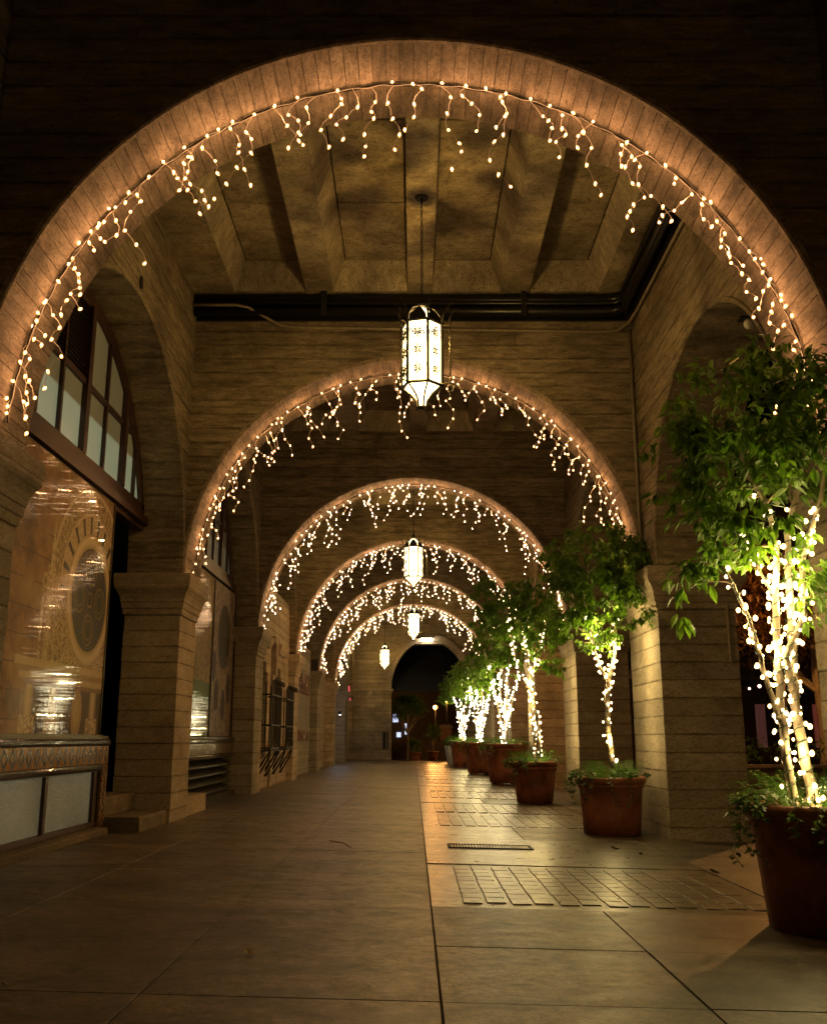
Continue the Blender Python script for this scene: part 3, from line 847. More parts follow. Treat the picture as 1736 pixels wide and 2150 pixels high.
def brown_print(y, z):
    """print of a cast ornament with a dark round opening, and a yellow strip beside it"""
    n = fbm(y, z, 4, 21, 5); w_ = fbm(y, z, 6, 33, 3)
    sw = np.abs(np.sin((n + w_) * 9))
    base = np.stack([.14 + .26 * sw, .075 + .22 * sw, .04 + .19 * sw], -1)
    r = np.hypot((y - 17.0) / .52, (z - 2.75) / .55)
    base = np.where((r < 1)[..., None], np.array([.02, .012, .01]), base)
    base = np.where(((r > 1) & (r < 1.18))[..., None], np.array([.30, .2, .15]) * (.6 + .6 * n[..., None]), base)
    for py, pz in ((16.5, 1.75), (17.1, 1.6), (17.5, 1.9), (16.2, 2.2)):
        rr = np.hypot((y - py) / .18, (z - pz) / .26); base = np.where((rr < 1)[..., None], np.array([.045, .02, .03]), base)
    ye = y < 16.05
    yc_ = np.stack([.42 * (.4 + .8 * sw), .27 * (.4 + .8 * sw), .06 * (.4 + .8 * sw)], -1)
    gcol = np.where((z < 1.9)[..., None], np.array([.12, .15, .04]), yc_)
    base = np.where(ye[..., None], gcol, base)
    base = np.where((np.abs(y - 16.05) < .03)[..., None], np.array([.5, .42, .3]), base)
    st = (np.abs(y - 15.85) < .09) & (np.abs(z - 1.3) < .17)
    base = np.where(st[..., None], np.array([.55, .5, .4]), base)
    return np.clip(base, .01, .9)

def arched_window(root, yc, R_, x, zb, mats, full=True):
    """timber window filling the head of a side arch above beam height zb"""
    zs_ = ZS
    seg = 30
    fr = MB()
    lo = []
    amin = math.asin((zb + .2 - zs_) / R_)
    for i in range(seg + 1):
        a = amin + (PI - 2 * amin) * i / seg
        lo.append([(xx, yc + q * math.cos(a), zs_ + q * math.sin(a)) for q, xx in ((R_ - .002, x - .06), (R_ - .002, x + .05), (R_ - .10, x + .05), (R_ - .12, x + .02), (R_ - .12, x - .06))])
    fr.loops(lo); 
    
    f = fr.build('window_frame', M['redwood'], root)
    bm_ = MB(); bm_.box(x - .08, x + .10, yc - R_, yc + R_, zb, zb + .085); bm_.box(x - .08, x + .05, yc - R_, yc + R_, zb + .087, zb + .25)
    bm_.box(x - .08, x + .035, yc - R_, yc + R_, zb - .06, zb - .002)
    bm_.build('sill_beam', M['redwood'], root)
    def top(y): return zs_ + math.sqrt(max((R_ - .11) ** 2 - (y - yc) ** 2, 0))
    mull = [yc - 1.25 + .0, yc + .1, yc + 1.45] if full else [yc - 1.2, yc, yc + 1.2]
    for y in mull:
        q = MB(); q.box(x - .05, x + .06, y - .055, y + .055, zb + .251, max(top(y), zb + .3)); q.build('mullion', M['redwood'], root)
    edges = [yc - R_ + .12] + mull + [yc + R_ - .12]
    bar = zb + 1.0
    for k in range(4):
        a, c = edges[k] + (.055 if k else 0), edges[k + 1] - (.055 if k < 3 else 0)
        midy = (a + c) / 2
        if abs(a - c) < .3: continue
        q = MB(); q.box(x - .04, x + .04, midy - .022, midy + .022, zb + .25, top(midy) - .0)
        if top(min(max(yc, a), c)) > bar + .2 and (top(a) > bar or top(c) > bar):
            ya_, yc2 = a, c
            while top(ya_) < bar + .05: ya_ += .02
            while top(yc2) < bar + .05: yc2 -= .02
            q.box(x - .035, x + .035, ya_, yc2, bar - .03, bar + .03)
        q.build('glazing_bar', M['redwood'], root)
        for p0, p1 in ((a, midy - .022), (midy + .022, c)):
            pts = [(p0, zb + .25), (p1, zb + .25)]
            n = 6
            up = []
            for j in range(n + 1):
                yv = p1 + (p0 - p1) * j / n; up.append((yv, max(top(yv), zb + .26)))
            louv = (k == 1 and full)
            if louv:
                up = [(p1, min(bar, top(p1))), (p0, min(bar, top(p0)))]
            pn = MB(); pn.prism(pts + up, lambda u, d, zz: (x - d, u, zz), .0, .012)
            pn.build('pane', M['pane_lit' if full else 'pane_dim'], root)
        if k == 1 and full:
            sl_ = MB(); zz = bar + .05
            while zz < top(midy) - .03:
                w0, w1 = a, c
                while top(w0) < zz + .03: w0 += .02
                sl_.hexa([(x - .02, w0, zz + .02), (x + .02, w0, zz), (x + .02, w1, zz), (x - .02, w1, zz + .02),
                          (x - .02, w0, zz + .026), (x + .02, w0, zz + .006), (x + .02, w1, zz + .006), (x - .02, w1, zz + .026)])
                zz += .045
            sl_.build('louvre', M['redwood'], root)
            bk = MB(); pts = [(a, bar), (c, bar)] + [(c + (a - c) * j / 6, top(c + (a - c) * j / 6)) for j in range(7)]
            bk.prism(pts, lambda u, d, zz: (x - d, u, zz), .04, .05); bk.build('louvre_back', M['glass_dark'], root)

# first bay on the left
y0, y1 = BAY[1]
win = thing('arched_window', 'arched red timber window with greenish lit panes and a louvre, above the stone rosette print', 'window')
arched_window(win, 9.44, 2.53, -3.40, 3.62, None)
pos_ = thing('poster', 'large glossy print of carved stone and a round blue mosaic behind the tiled ledge', 'poster')
print_grid('print_sheet', 6.9, 10.62, 1.08, 3.6, XP, stone_print, pos_)
q = MB(); q.box(XP - .03, XP + .012, 10.622, 10.64, 1.06, 3.6); q.build('edge_trim', M['brass'], pos_)
q = MB(); q.box(XP - .035, XP - .004, 6.9, 10.62, 1.06, 3.6); q.build('backing_board', M['core'], pos_)
lw = thing('shop_front_base', 'tiled ledge with orange and blue diamond tiles over two obscure glass panes', 'tiled ledge')
q = MB(); q.box(XP - .14, XP + .07, 6.9, 10.76, 1.035, 1.062); q.box(XP - .1, XP + .03, 6.9, 10.7, 1.063, 1.078); q.build('sill', M['brass'], lw)
nose_row(lw, 6.9, 10.8, 26, XP + .06, 1.0)
tile_row(lw, 6.9, 10.8, 22, XP + .055, .775, .968)
nose_row(lw, 6.9, 10.62, 25, XP + .05, .742)
tile_row(lw, 10.625, 10.8, 1, XP + .055, .60, .772); tile_row(lw, 10.625, 10.8, 1, XP + .055, .425, .597)
tile_row(lw, 10.625, 10.8, 1, XP + .055, .25, .422); tile_row(lw, 10.625, 10.8, 1, XP + .055, .09, .247)
q = MB(); q.box(XP - .2, XP + .042, 10.62, 10.795, .05, 1.03); q.box(XP - .2, XP + .04, 6.9, 10.62, .73, 1.03); q.build('wall_core', M['core'], lw)
q = MB()
for a, c in ((6.92, 6.98), (9.12, 9.19), (10.5, 10.6), (7.7, 7.77)): q.box(XP - .02, XP + .03, a, c, .2, .70)
q.box(XP - .02, XP + .045, 6.9, 10.6, .702, .728); q.box(XP - .02, XP + .04, 6.9, 10.6, .15, .199)
q.build('window_frame', M['redwood'], lw)
for a, c in ((6.98, 7.7), (7.77, 9.12), (9.19, 10.5)):
    q = MB(); q.box(XP - .015, XP - .003, a + .001, c - .001, .2, .70); q.build('pane', M['pane_low'], lw)
q = MB(); q.loops([[(XP - .2, y, .0), (XP + .17, y, .0), (XP + .17, y, .125), (XP + .15, y, .14), (XP - .2, y, .148)] for y in (6.9, 10.62)]); q.build('kerb', M['step'], lw)

# doorway and steps
st = thing('steps', 'two concrete steps leading up to the dark doorway beside the pillar', 'steps')
q = MB(); q.loops([[(-4.3, y, -.02), (-2.90, y, -.02), (-2.90, y, .20), (-2.915, y, .225), (-4.3, y, .232)] for y in (10.82, 11.99)]); q.build('lower_step', M['step'], st)
q = MB(); q.loops([[(-4.3, y, .234), (-3.28, y, .234), (-3.28, y, .40), (-3.295, y, .425), (-4.3, y, .43)] for y in (10.82, 11.99)]); q.build('upper_step', M['step'], st)
dr = thing('shop_door', 'dark recessed shop door between the print and the pillar', 'door')
q = MB(); q.box(-4.12, -4.05, 10.81, 10.92, .43, 2.6); q.box(-4.12, -4.05, 11.86, 11.98, .43, 2.6); q.box(-4.12, -4.05, 10.92, 11.86, 2.45, 2.6); q.box(-4.12, -4.05, 10.92, 11.86, .43, .62); q.build('door_frame', M['redwood'], dr)
q = MB(); q.box(-4.1, -4.08, 10.921, 11.859, .621, 2.449); q.build('pane', M['glass_dark'], dr)
q = MB(); q.tube([(-4.04, 11.05, 1.2), (-4.0, 11.05, 1.22), (-4.0, 11.05, 1.5), (-4.04, 11.05, 1.52)], .012); q.build('handle', M['brass'], dr)
bk = MB(); bk.box(-4.35, -4.2, -2, 48, -.1, 7.2); o = bk.build('building_wall', M['core'], None); tag(o, 'dark inner wall behind the left shop fronts', 'wall')
rv = MB(); rv.box(-4.2, XP - .15, 10.645, 10.79, .06, 3.5); o = rv.build('door_reveal', M['pier'], None); tag(o, 'plain wall end between the tiled ledge and the doorway recess', 'wall')
q = MB(); q.box(XP - .2, XP + .0, 10.625, 10.78, 1.08, 1.1)

# second bay on the left
win = thing('arched_window', 'dark arched timber window behind the second pillar, above the brown print', 'window')
arched_window(win, (BAY[2][0] + BAY[2][1]) / 2, 2.53, -3.36, 3.66, None, full=False)
po2 = thing('poster', 'glossy brown and white print with a dark round opening and a yellow strip', 'poster')
print_grid('print_sheet', 14.0, 17.93, 1.08, 3.62, -3.28, brown_print, po2, .016)
q = MB(); q.box(-3.31, -3.284, 12.9, 17.93, 1.06, 3.62); q.build('backing_board', M['core'], po2)
q = MB(); q.box(-3.3, -3.25, 17.88, 17.94, 1.07, 3.6); q.box(-3.3, -3.26, 15.98, 16.02, 1.07, 3.6); q.build('edge_trim', M['redwood'], po2)
lw2 = thing('shop_front_base', 'tiled ledge over a dark louvred vent, below the brown print', 'tiled ledge')
q = MB(); q.box(-3.45, -3.2, 12.9, 17.94, 1.035, 1.062); q.build('sill', M['brass'], lw2)
nose_row(lw2, 12.9, 17.94, 30, -3.23, 1.0); tile_row(lw2, 12.9, 17.94, 28, -3.24, .79, .968); nose_row(lw2, 12.9, 17.94, 30, -3.24, .757)
q = MB(); q.box(-3.5, -3.255, 12.9, 17.94, .735, 1.03); q.box(-3.5, -3.42, 12.9, 17.94, .0, .735); q.box(-3.5, -3.16, 12.9, 17.94, -.02, .16); q.build('wall_core', M['core'], lw2)
for k in range(4):
    q = MB(); z = .19 + k * .135
    q.hexa([(-3.40, 12.92, z + .08), (-3.24, 12.92, z), (-3.24, 17.92, z), (-3.40, 17.92, z + .08), (-3.40, 12.92, z + .1), (-3.24, 12.92, z + .022), (-3.24, 17.92, z + .022), (-3.40, 17.92, z + .1)])
    q.build('louvre_slat', plain('louvre_paint', (.07, .055, .035), .4), lw2)
q = MB(); q.chbox(-3.2, -2.9, 12.89, 14.2, -.02, .3, .01); o = q.build('low_plinth', M['cap'], None); tag(o, 'low concrete block on the floor just behind the second left pillar', 'block')

# third bay: wall with two iron window grilles
def plain_left_wall(y0, y1, x, ztop, label, openings=()):
    root = thing('bay_wall', label, 'wall')
    z = -.1
    while z < ztop - .01:
        z1 = min(z + .19, ztop)
        segs = [(y0, y1)]
        for a, c, zb, zt in openings:
            if zb < z + .1 < zt:
                zz = z + .1; rr = (c - a) / 2; hh = zz - (zt - rr)
                ww = rr if hh < 0 else math.sqrt(max(rr * rr - hh * hh, 0)); m_ = (a + c) / 2
                ns = []
                for s0, s1 in segs:
                    if m_ - ww > s0 and m_ + ww < s1: ns += [(s0, m_ - ww), (m_ + ww, s1)]
                    else: ns.append((s0, s1))
                segs = ns
        for s0, s1 in segs:
            e = random.uniform(0, .006)
            q = MB(); q.chbox(x - .25, x + e, s0, s1, z + .003, z1 - .003, .005); q.build('board_course', M['pier'], root)
        z = z1
    q = MB(); q.box(x - .35, x - .28, y0, y1, -.1, ztop); q.build('wall_core', M['core'], root)
    return root
y0, y1 = BAY[3]
w3 = plain_left_wall(y0 + .01, y1 - .01, -3.02, 4.2, 'board marked wall with two arched windows behind iron grilles', ((19.3, 20.5, .9, 2.6), (21.5, 22.7, .9, 2.6)))
q = MB(); q.loops([[(-3.02, 21.0 - a, z), (-2.9, 21.0 - a, z), (-2.9, 21.0 + a, z), (-3.02, 21.0 + a, z)] for a, z in ((.08, 2.35), (.1, 2.7), (.15, 3.0), (.28, 3.02), (.28, 3.15))]); q.build('keystone_bracket', M['cap'], w3)
for s in (-1, 1):
    for k in range(14):
        q = MB(); q.chbox(-3.015, -2.96, 21.0 - .13, 21.0 + .13, .06 + k * .165, .06 + k * .165 + .16, .005)
        if s == 1: q.build('pilaster_course', M['pier'], w3)
q = MB(); q.loops([[(-3.02, y, 2.86), (-2.95, y, 2.86), (-2.9, y, 2.96), (-2.88, y, 3.05), (-3.02, y, 3.07)] for y in (19.1, 20.4)]); q.build('cornice', M['cap'], w3)
q = MB(); q.loops([[(-3.02, y, 2.86), (-2.95, y, 2.86), (-2.9, y, 2.96), (-2.88, y, 3.05), (-3.02, y, 3.07)] for y in (21.6, 22.9)]); q.build('cornice', M['cap'], w3)
def grille(yc, wid, label, scroll):
    root = thing('window_grille', label, 'window grille', (-3.0, yc, .0), 'iron window grilles on the left wall')
    d = .26; h = wid / 2
    ys_ = [-h + i * wid / 6 for i in range(7)]
    for y in ys_:
        q = MB(); q.tube([(.26, y, .82), (.26, y, 2.05), (.28, y, 2.13), (.33, y, 2.16), (.35, y, 2.1), (.31, y, 2.07)], .014, 6); q.build('bar', M['iron'], root)
    for x in (.05, .15):
        for y in (-h, h):
            q = MB(); q.tube([(x, y, .82), (x, y, 2.1)], .013, 6); q.build('bar', M['iron'], root)
    for z in (.84, 1.28, 1.86):
        q = MB(); q.box(.0, .275, -h - .012, -h + .012, z, z + .03); q.box(.0, .275, h - .012, h + .012, z, z + .03); q.box(.247, .274, -h, h, z + .001, z + .029); q.build('cross_band', M['iron'], root)
    for y in (-h + .06, h - .06):
        q = MB(); q.tube([(.26, y, .82), (.2, y, .62), (.08, y, .42), (.0, y, .30)], [.022, .02, .018, .03], 6)
        q.hexa([(.0, y - .006, .36), (.24, y - .006, .78), (.24, y + .006, .78), (.0, y + .006, .36), (.0, y - .006, .46), (.24, y - .006, .82), (.24, y + .006, .82), (.0, y + .006, .46)]); q.tube([(.02, y, .6), (.06, y, .66), (.12, y, .72), (.1, y, .78)], .008, 5); q.build('bracket', M['iron'], root)
    q = MB(); q.box(.01, .27, -h, h, .80, .825); q.build('shelf', M['iron'], root)
    if scroll:
        q = MB()
        for zc in (1.0, 1.15):
            for y in (-h / 2, 0, h / 2):
                q.tube([(.285, y + .09 * math.cos(a) * (1 - a / 9), zc + .07 * math.sin(a) * (1 - a / 9)) for a in np.linspace(0, 6.5, 16)], .009, 4)
        q.build('scroll', M['iron'], root)
    pl = MB(); rd_ = random.Random(4)
    for k in range(40):
        a = rd_.uniform(0, 6.28); y = rd_.uniform(-h + .05, h - .05); x = rd_.uniform(.05, .24)
        pl.poly([(x, y, .84), (x + .05 * math.cos(a), y + .05 * math.sin(a), .84 + rd_.uniform(.06, .2)), (x + .02, y + .02, .84)])
    pl.build('dry_plants', M['twig'], root, kind='stuff', fix=False)
grille(19.85, 1.25, 'black iron window grille nearest the brown print, on the left wall', False)
grille(22.1, 1.25, 'farther black iron window grille with scrollwork, on the left wall', True)
for k, (a, c) in enumerate(((19.3, 20.5), (21.5, 22.7))):
    q = MB(); q.box(-3.26, -3.24, a + .02, c - .02, .9, 2.6); o = q.build('arched_pane', M['glass_dark'], w3)

w4 = plain_left_wall(BAY[4][0] + .01, BAY[4][1] - .01, -3.1, 3.6, 'plain left wall behind the fourth arch')
p4 = thing('poster', 'far narrow red and white poster on the left wall past the second grille', 'poster')
def far_print(y, z):
    n = fbm(y, z, 3, 50, 4); b0 = np.stack([.3 + .2 * n, .24 + .16 * n, .18 + .12 * n], -1)
    rdm = (z > 2.25) | ((z < 1.25)); return np.where((rdm & (n > .4))[..., None], np.array([.22, .03, .02]), b0)
print_grid('print_sheet', 25.2, 29.2, 1.0, 2.8, -3.07, far_print, p4, .03)
q = MB(); q.box(-3.09, -3.074, 25.2, 29.2, .98, 2.82); q.build('backing_board', M['iron'], p4)
for i in (5,):
    plain_left_wall(BAY[i][0] + .01, BAY[i][1] - .01, -3.2, 3.6, 'plain left wall in the bay of the third lantern')
for yA, yB, lab in ((36.7, 41.9, 'plain left wall between the last two left pillars'),):
    plain_left_wall(yA, yB, -3.25, 3.6, lab)
# lit sign by the end wall, cool light
sg = thing('lit_sign', 'small cool white and green lit sign in the doorway by the end wall', 'sign', (-3.0, 44.6, 0))
q = MB(); q.box(.0, .04, -.3, .3, 1.75, 2.2); q.build('sign_face', emit('cool_sign', (.75, .85, 1.0), 5, 'AUTO'), sg)
q = MB(); q.box(.0, .03, -.3, .3, 1.35, 1.55); q.build('sign_face', emit('green_sign', (.2, .9, .3), 2.0), sg)
q = MB(); q.box(-.04, -.001, -.36, .36, .8, 2.3); q.tube([(-.02, 0, -.05), (-.02, 0, .8)], .03); q.build('sign_back', M['iron'], sg)
ne = MB(); ne.tube([(-2.86, 43.75, 3.3), (-2.84, 43.9, 3.0), (-2.82, 44.1, 2.7)], .03); ne = ne.build('neon_tube', M['pink_neon'], None); tag(ne, 'short slanting red neon tube above the last left pillar', 'neon light')
lamp('cool_glow', (-2.7, 41.0, 3.4), 0.0001, (.6, .8, 1))
sp = thing('cool_lamp', 'small cool white lamp fixed between the last left pillars', 'lamp', (-2.95, 40.0, 2.0))
q = MB(); q.lathe(0, 0, [(.02, .12), (.05, .1), (.06, .0), (.055, -.02)], 12); q.build('lamp_shade', M['iron'], sp)
q = MB(); q.ball((0, 0, -.02), .03); q.build('bulb', emit('cool_bulb', (.7, .85, 1), 8), sp)
lamp('cool_lamp_light', (.08, 0, -.05), 9, (.62, .78, 1.0), sp, .02)

# ------------------------------------------------------------------ pipes of the first bay
pp = thing('pipe_bundle', 'thick black pipes under the ceiling, turning the corner along the right wall', 'pipes')
for zz, rr, yo in ((6.64, .078, .15), (6.48, .07, .16), (6.56, .03, .23)):
    q = MB()
    pts = [(-2.86, 12.0 - yo, zz), (2.45, 12.0 - yo, zz), (2.62, 12.0 - yo - .03, zz), (2.74, 12.0 - yo - .14, zz), (2.87 - yo, 12.0 - yo - .4, zz), (2.87 - yo, 6.9, zz)]
    q.tube(pts, rr, 12); q.build('pipe', M['duct'], pp, smooth=True)
q = MB(); q.box(-2.85, 2.78, 11.94, 11.988, 6.40, 6.725); q.box(2.8, 2.862, 6.9, 11.93, 6.40, 6.725); q.build('trunking', M['duct'], pp)
for x in (-1.2, 1.4):
    q = MB(); q.box(x, x + .07, 11.74, 11.779, 6.38, 6.72); q.build('pipe_clamp', M['iron'], pp)
cd = thing('conduit', 'thin pale conduit dipping under the black pipes and running down the right corner', 'conduit')
q = MB(); q.tube([(-2.86, 11.74, 6.52), (-2.3, 11.74, 6.52), (-2.15, 11.76, 6.5), (-1.75, 11.93, 6.32), (-1.6, 11.95, 6.30), (2.45, 11.95, 6.24), (2.68, 11.93, 6.25), (2.8, 11.82, 6.32), (2.83, 11.5, 6.33), (2.83, 6.9, 6.35)], .02, 8)
q.build('conduit_run', M['conduit'], cd, smooth=True)
q = MB(); q.tube([(2.83, 11.96, 6.26), (2.83, 11.96, 3.03)], .02, 8); q.build('conduit_drop', M['conduit'], cd, smooth=True)
q = MB(); q.tube([(3.68, 11.43, 1.9), (3.68, 11.43, 3.0)], .02, 8); o = q.build('wall_conduit', M['conduit'], None); tag(o, 'short pale vertical pipe on the outer face of the wide right pillar', 'pipe')
# globe bulb in the right opening
gb = thing('globe_light', 'unlit white globe bulb under the right side arch', 'light bulb', tuple(W(1572, 680, 9.1)))
q = MB(); q.ball((0, 0, 0), .055, 16, 10); q.build('globe', M['globe'], gb, smooth=True)
q = MB(); q.box(-.1, .1, -.06, .06, .045, .12); q.tube([(.03, 0, .04), (.12, .1, .02), (.3, .2, .05), (.45, .3, .02)], .008); q.build('socket', M['iron'], gb)
hl = MB(); hl.loops([[(-2.865 - d, 9.46 + .0 + .05 * math.cos(a), 5.71 + .07 * math.sin(a)) for a in np.linspace(0, 2 * PI, 16, endpoint=False)] for d in (-.014, .01)])
o = hl.build('vent_hole', M['iron'], None); tag(o, 'small dark oval hole high on the left wall', 'hole')

# ------------------------------------------------------------------ lanterns
def make_lantern(detail=True):
    root = thing('hanging_lantern', '', 'lantern', (0, 0, 0), 'lit six sided lanterns hanging down the middle')
    r = .205; zt, zb = .0, -.66
    hexp = lambda rr, z, o=0: [(rr * math.cos(PI / 6 * (2 * k + 1) + o), rr * math.sin(PI / 6 * (2 * k + 1) + o), z) for k in range(6)]
    top_h = hexp(r, zt); bot_h = hexp(r, zb)
    for k in range(6):
        a, b_ = Vector(top_h[k]), Vector(top_h[(k + 1) % 6]); c, d = Vector(bot_h[k]), Vector(bot_h[(k + 1) % 6])
        pn = MB(); pn.poly([a * .98 + b_ * .02 , b_ * .98 + a * .02, d * .98 + c * .02, c * .98 + d * .02]); pn.build('pane', M['lantern_glass'], root, fix=False)
        fr = MB(); fr.tube([Vector(top_h[k]) * 1.03 + Vector((0, 0, .01)), Vector(bot_h[k]) * 1.03], .017, 6)
        fr.tube([a * 1.02, b_ * 1.02], .015, 5); fr.tube([c * 1.02, d * 1.02], .018, 5); fr.build('frame_post', M['iron'], root)
        if detail:
            mid = (a + b_) / 2; n = Vector((mid.x, mid.y, 0)).normalized(); u = (b_ - a).normalized()
            sc_ = MB()
            for zc in (-.13, -.33, -.53):
                for du, dz in ((-.032, .032), (.032, .032), (-.032, -.032), (.032, -.032)):
                    ctr = mid + n * .012 + u * du + Vector((0, 0, zc + dz))
                    sc_.tube([ctr + u * (.036 * math.cos(t)) + Vector((0, 0, .036 * math.sin(t))) for t in np.linspace(0, 2 * PI, 11)], .0052, 4, False)
                    p = mid + n * .012 + u * du * .45 + Vector((0, 0, zc + dz * .45)); e = mid + n * .012 + u * du * 1.1 + Vector((0, 0, zc + dz * 1.1))
                    sc_.tube([p, e], .011, 4)
            sc_.build('scroll_work', M['iron'], root)
        # curved spike from the top corner
        ra = math.atan2(top_h[k][1], top_h[k][0]); ux = Vector((math.cos(ra), math.sin(ra), 0))
        q = MB(); q.tube([ux * .222 + Vector((0, 0, z)) if i_ < 1 else ux * rr + Vector((0, 0, z)) for i_, (rr, z) in enumerate(((.222, -.02), (.225, .06), (.24, .13), (.275, .19), (.33, .235)))], [.012, .010, .008, .006, .003], 5)
        q.build('spike', M['brass'], root)
        # leaf petals of the crown
        am = math.atan2(*(((top_h[k][1] + top_h[(k + 1) % 6][1]) / 2), ((top_h[k][0] + top_h[(k + 1) % 6][0]) / 2)))
        um = Vector((math.cos(am), math.sin(am), 0)); tv = Vector((-um.y, um.x, 0))
        q = MB()
        rows = [(.185, 0, .095), (.18, .06, .085), (.155, .12, .05), (.11, .18, .004)]
        q.loops([[um * rr - tv * wv + Vector((0, 0, z)), um * (rr + .012) + Vector((0, 0, z)), um * rr + tv * wv + Vector((0, 0, z)), um * (rr - .006) + Vector((0, 0, z))] for rr, z, wv in rows])
        q.build('crown_petal', M['iron'], root)
        q = MB(); q.tube([ux * rr + Vector((0, 0, z)) for rr, z in ((.21, .0), (.195, .09), (.14, .17), (.06, .21), (.02, .215))], .008, 5); q.build('crown_rib', M['brass'], root)
        # lower bowl ribs
        q = MB(); q.tube([ux * rr + Vector((0, 0, z)) for rr, z in ((.21, -.66), (.17, -.70), (.11, -.75), (.06, -.82), (.05, -.9), (.06, -.93))], [.011, .011, .011, .011, .01, .008], 5); q.build('bowl_rib', M['brass'], root)
    tp = MB(); tp.loops([hexp(.16, .02), hexp(.12, .13), hexp(.05, .19)]); tp.build('crown_glass', M['lantern_glass'], root)
    bw = MB(); bw.loops([hexp(.20, -.665), hexp(.155, -.71), hexp(.095, -.76), hexp(.045, -.82), hexp(.036, -.88)]); bw.build('bowl_glass', M['lantern_glass'], root)
    q = MB(); q.lathe(0, 0, [(.02, .2), (.055, .21), (.06, .23), (.03, .25), (.03, .30), (.012, .32), (.012, .36)], 12); q.build('top_cap', M['iron'], root)
    q = MB(); q.lathe(0, 0, [(.05, -.885), (.062, -.895), (.062, -.905), (.03, -.915), (.0301, -.93)], 10); q.build('finial', M['brass'], root)
    # outrigger twisted rods
    for k in range(3):
        a = math.radians(-160 + 120 * k + 8); ux = Vector((math.cos(a), math.sin(a), 0))
        q = MB()
        q.tube([ux * .30 + Vector((.004 * math.cos(i * 1.3), .004 * math.sin(i * 1.3), -.66 + i * .014)) for i in range(46)], .008, 5)
        q.tube([ux * .21 + Vector((0, 0, -.66)), ux * .30 + Vector((0, 0, -.66))], .01, 5); q.tube([ux * .21 + Vector((0, 0, -.02)), ux * .30 + Vector((0, 0, -.02))], .008, 5)
        q.tube([ux * rr + Vector((0, 0, z)) for rr, z in ((.30, -.02), (.302, .05), (.33, .12), (.39, .15))], [.01, .009, .006, .002], 5)
        q.tube([ux * rr + Vector((0, 0, z)) for rr, z in ((.30, -.66), (.34, -.69), (.33, -.74), (.29, -.76), (.27, -.72))], [.01, .012, .010, .007, .004], 5)
        q.build('twisted_rod', M['brass'], root)
    return root
def hang(root, x, y, ztop_glass, zceil, label):
    root.location = (x, y, ztop_glass); root['label'] = label
    lamp('lantern_lamp', (0, 0, -.25), P_LANT, LANT_C, root, .035)
    lamp('lantern_lamp', (0, 0, -.52), P_LANT * .3, LANT_C, root, .03)
    L = zceil - ztop_glass - .36
    n = int(L / .055)
    tr = MB(); tr.loops([[((.014 + .0045 * math.cos(b2)) * math.cos(a), .0045 * math.sin(b2), (.026 + .0045 * math.cos(b2)) * math.sin(a)) for b2 in np.linspace(0, 2 * PI, 5, endpoint=False)] for a in np.linspace(0, 2 * PI, 11)], False)
    me = tr.mesh('chain_link', M['iron'])
    for k in range(n):
        link('chain_link', me, root, (0, 0, .36 + (k + .5) * L / n * .94), (0, 0, (k % 2) * PI / 2 + .3))
    q = MB(); q.lathe(0, 0, [(.012, .36 + L * .94), (.012, .36 + L - .02), (.07, .36 + L - .015), (.075, .36 + L - .003)], 16); q.build('ceiling_plate', M['iron'], root)
lan = make_lantern()
l2 = copy_tree(lan); l3 = copy_tree(lan); l4 = copy_tree(lan); fill_lantern = copy_tree(lan)
for l_, a in ((lan, .28), (l2, 0.52), (l3, .2), (l4, .5)): l_.rotation_euler = (0, 0, a)
hang(lan, .088, 9.5, 5.235, ZC, 'large ornate lit lantern hanging on a chain in the near bay')
hang(l2, 0.0, 21.45, 5.20, ZC, 'second lantern down the middle, hanging before the fourth arch')
hang(l3, 0.0, 33.35, 5.2, ZC, 'third lantern in line, hanging within the smallest arch')
hang(fill_lantern, .088, -2.8, 5.235, ZC, 'added unseen lantern behind the camera, lighting the nearest arch front')  # added out of view as fill for the front wall and near floor
for c_ in fill_lantern.children:
    if c_.type == 'LIGHT': c_.data.energy *= .33
hang(l4, -1.33, 45.5, 5.05, ZC, 'farthest lantern, hanging left of the others by the end wall')

# ------------------------------------------------------------------ icicle lights on the arches
bulb_mb = MB(); bulb_mb.loops([[(r_ * math.cos(2 * PI * j / 6), r_ * math.sin(2 * PI * j / 6), z_) for j in range(6)] for r_, z_ in ((.002, -.016), (.0075, -.009), (.0085, 0), (.006, .008), (.002, .012))])
def two_part(core, halo, m0, m1):
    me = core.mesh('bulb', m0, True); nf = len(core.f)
    k = MB(); k.v = core.v + halo.v; k.f = core.f + [tuple(i + len(core.v) for i in f) for f in halo.f]
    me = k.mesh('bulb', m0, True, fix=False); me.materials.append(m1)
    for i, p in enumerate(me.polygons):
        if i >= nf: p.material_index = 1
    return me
halo_mb = MB(); halo_mb.loops([[(r_ * math.cos(2 * PI * j / 8), r_ * math.sin(2 * PI * j / 8), z_) for j in range(8)] for r_, z_ in ((.003, -.022), (.009, -.014), (.0125, -.002), (.010, .009), (.004, .015))])
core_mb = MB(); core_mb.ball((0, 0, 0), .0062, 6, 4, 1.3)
BULB = two_part(core_mb, halo_mb, M['bulb_arch'], M['halo_arch'])
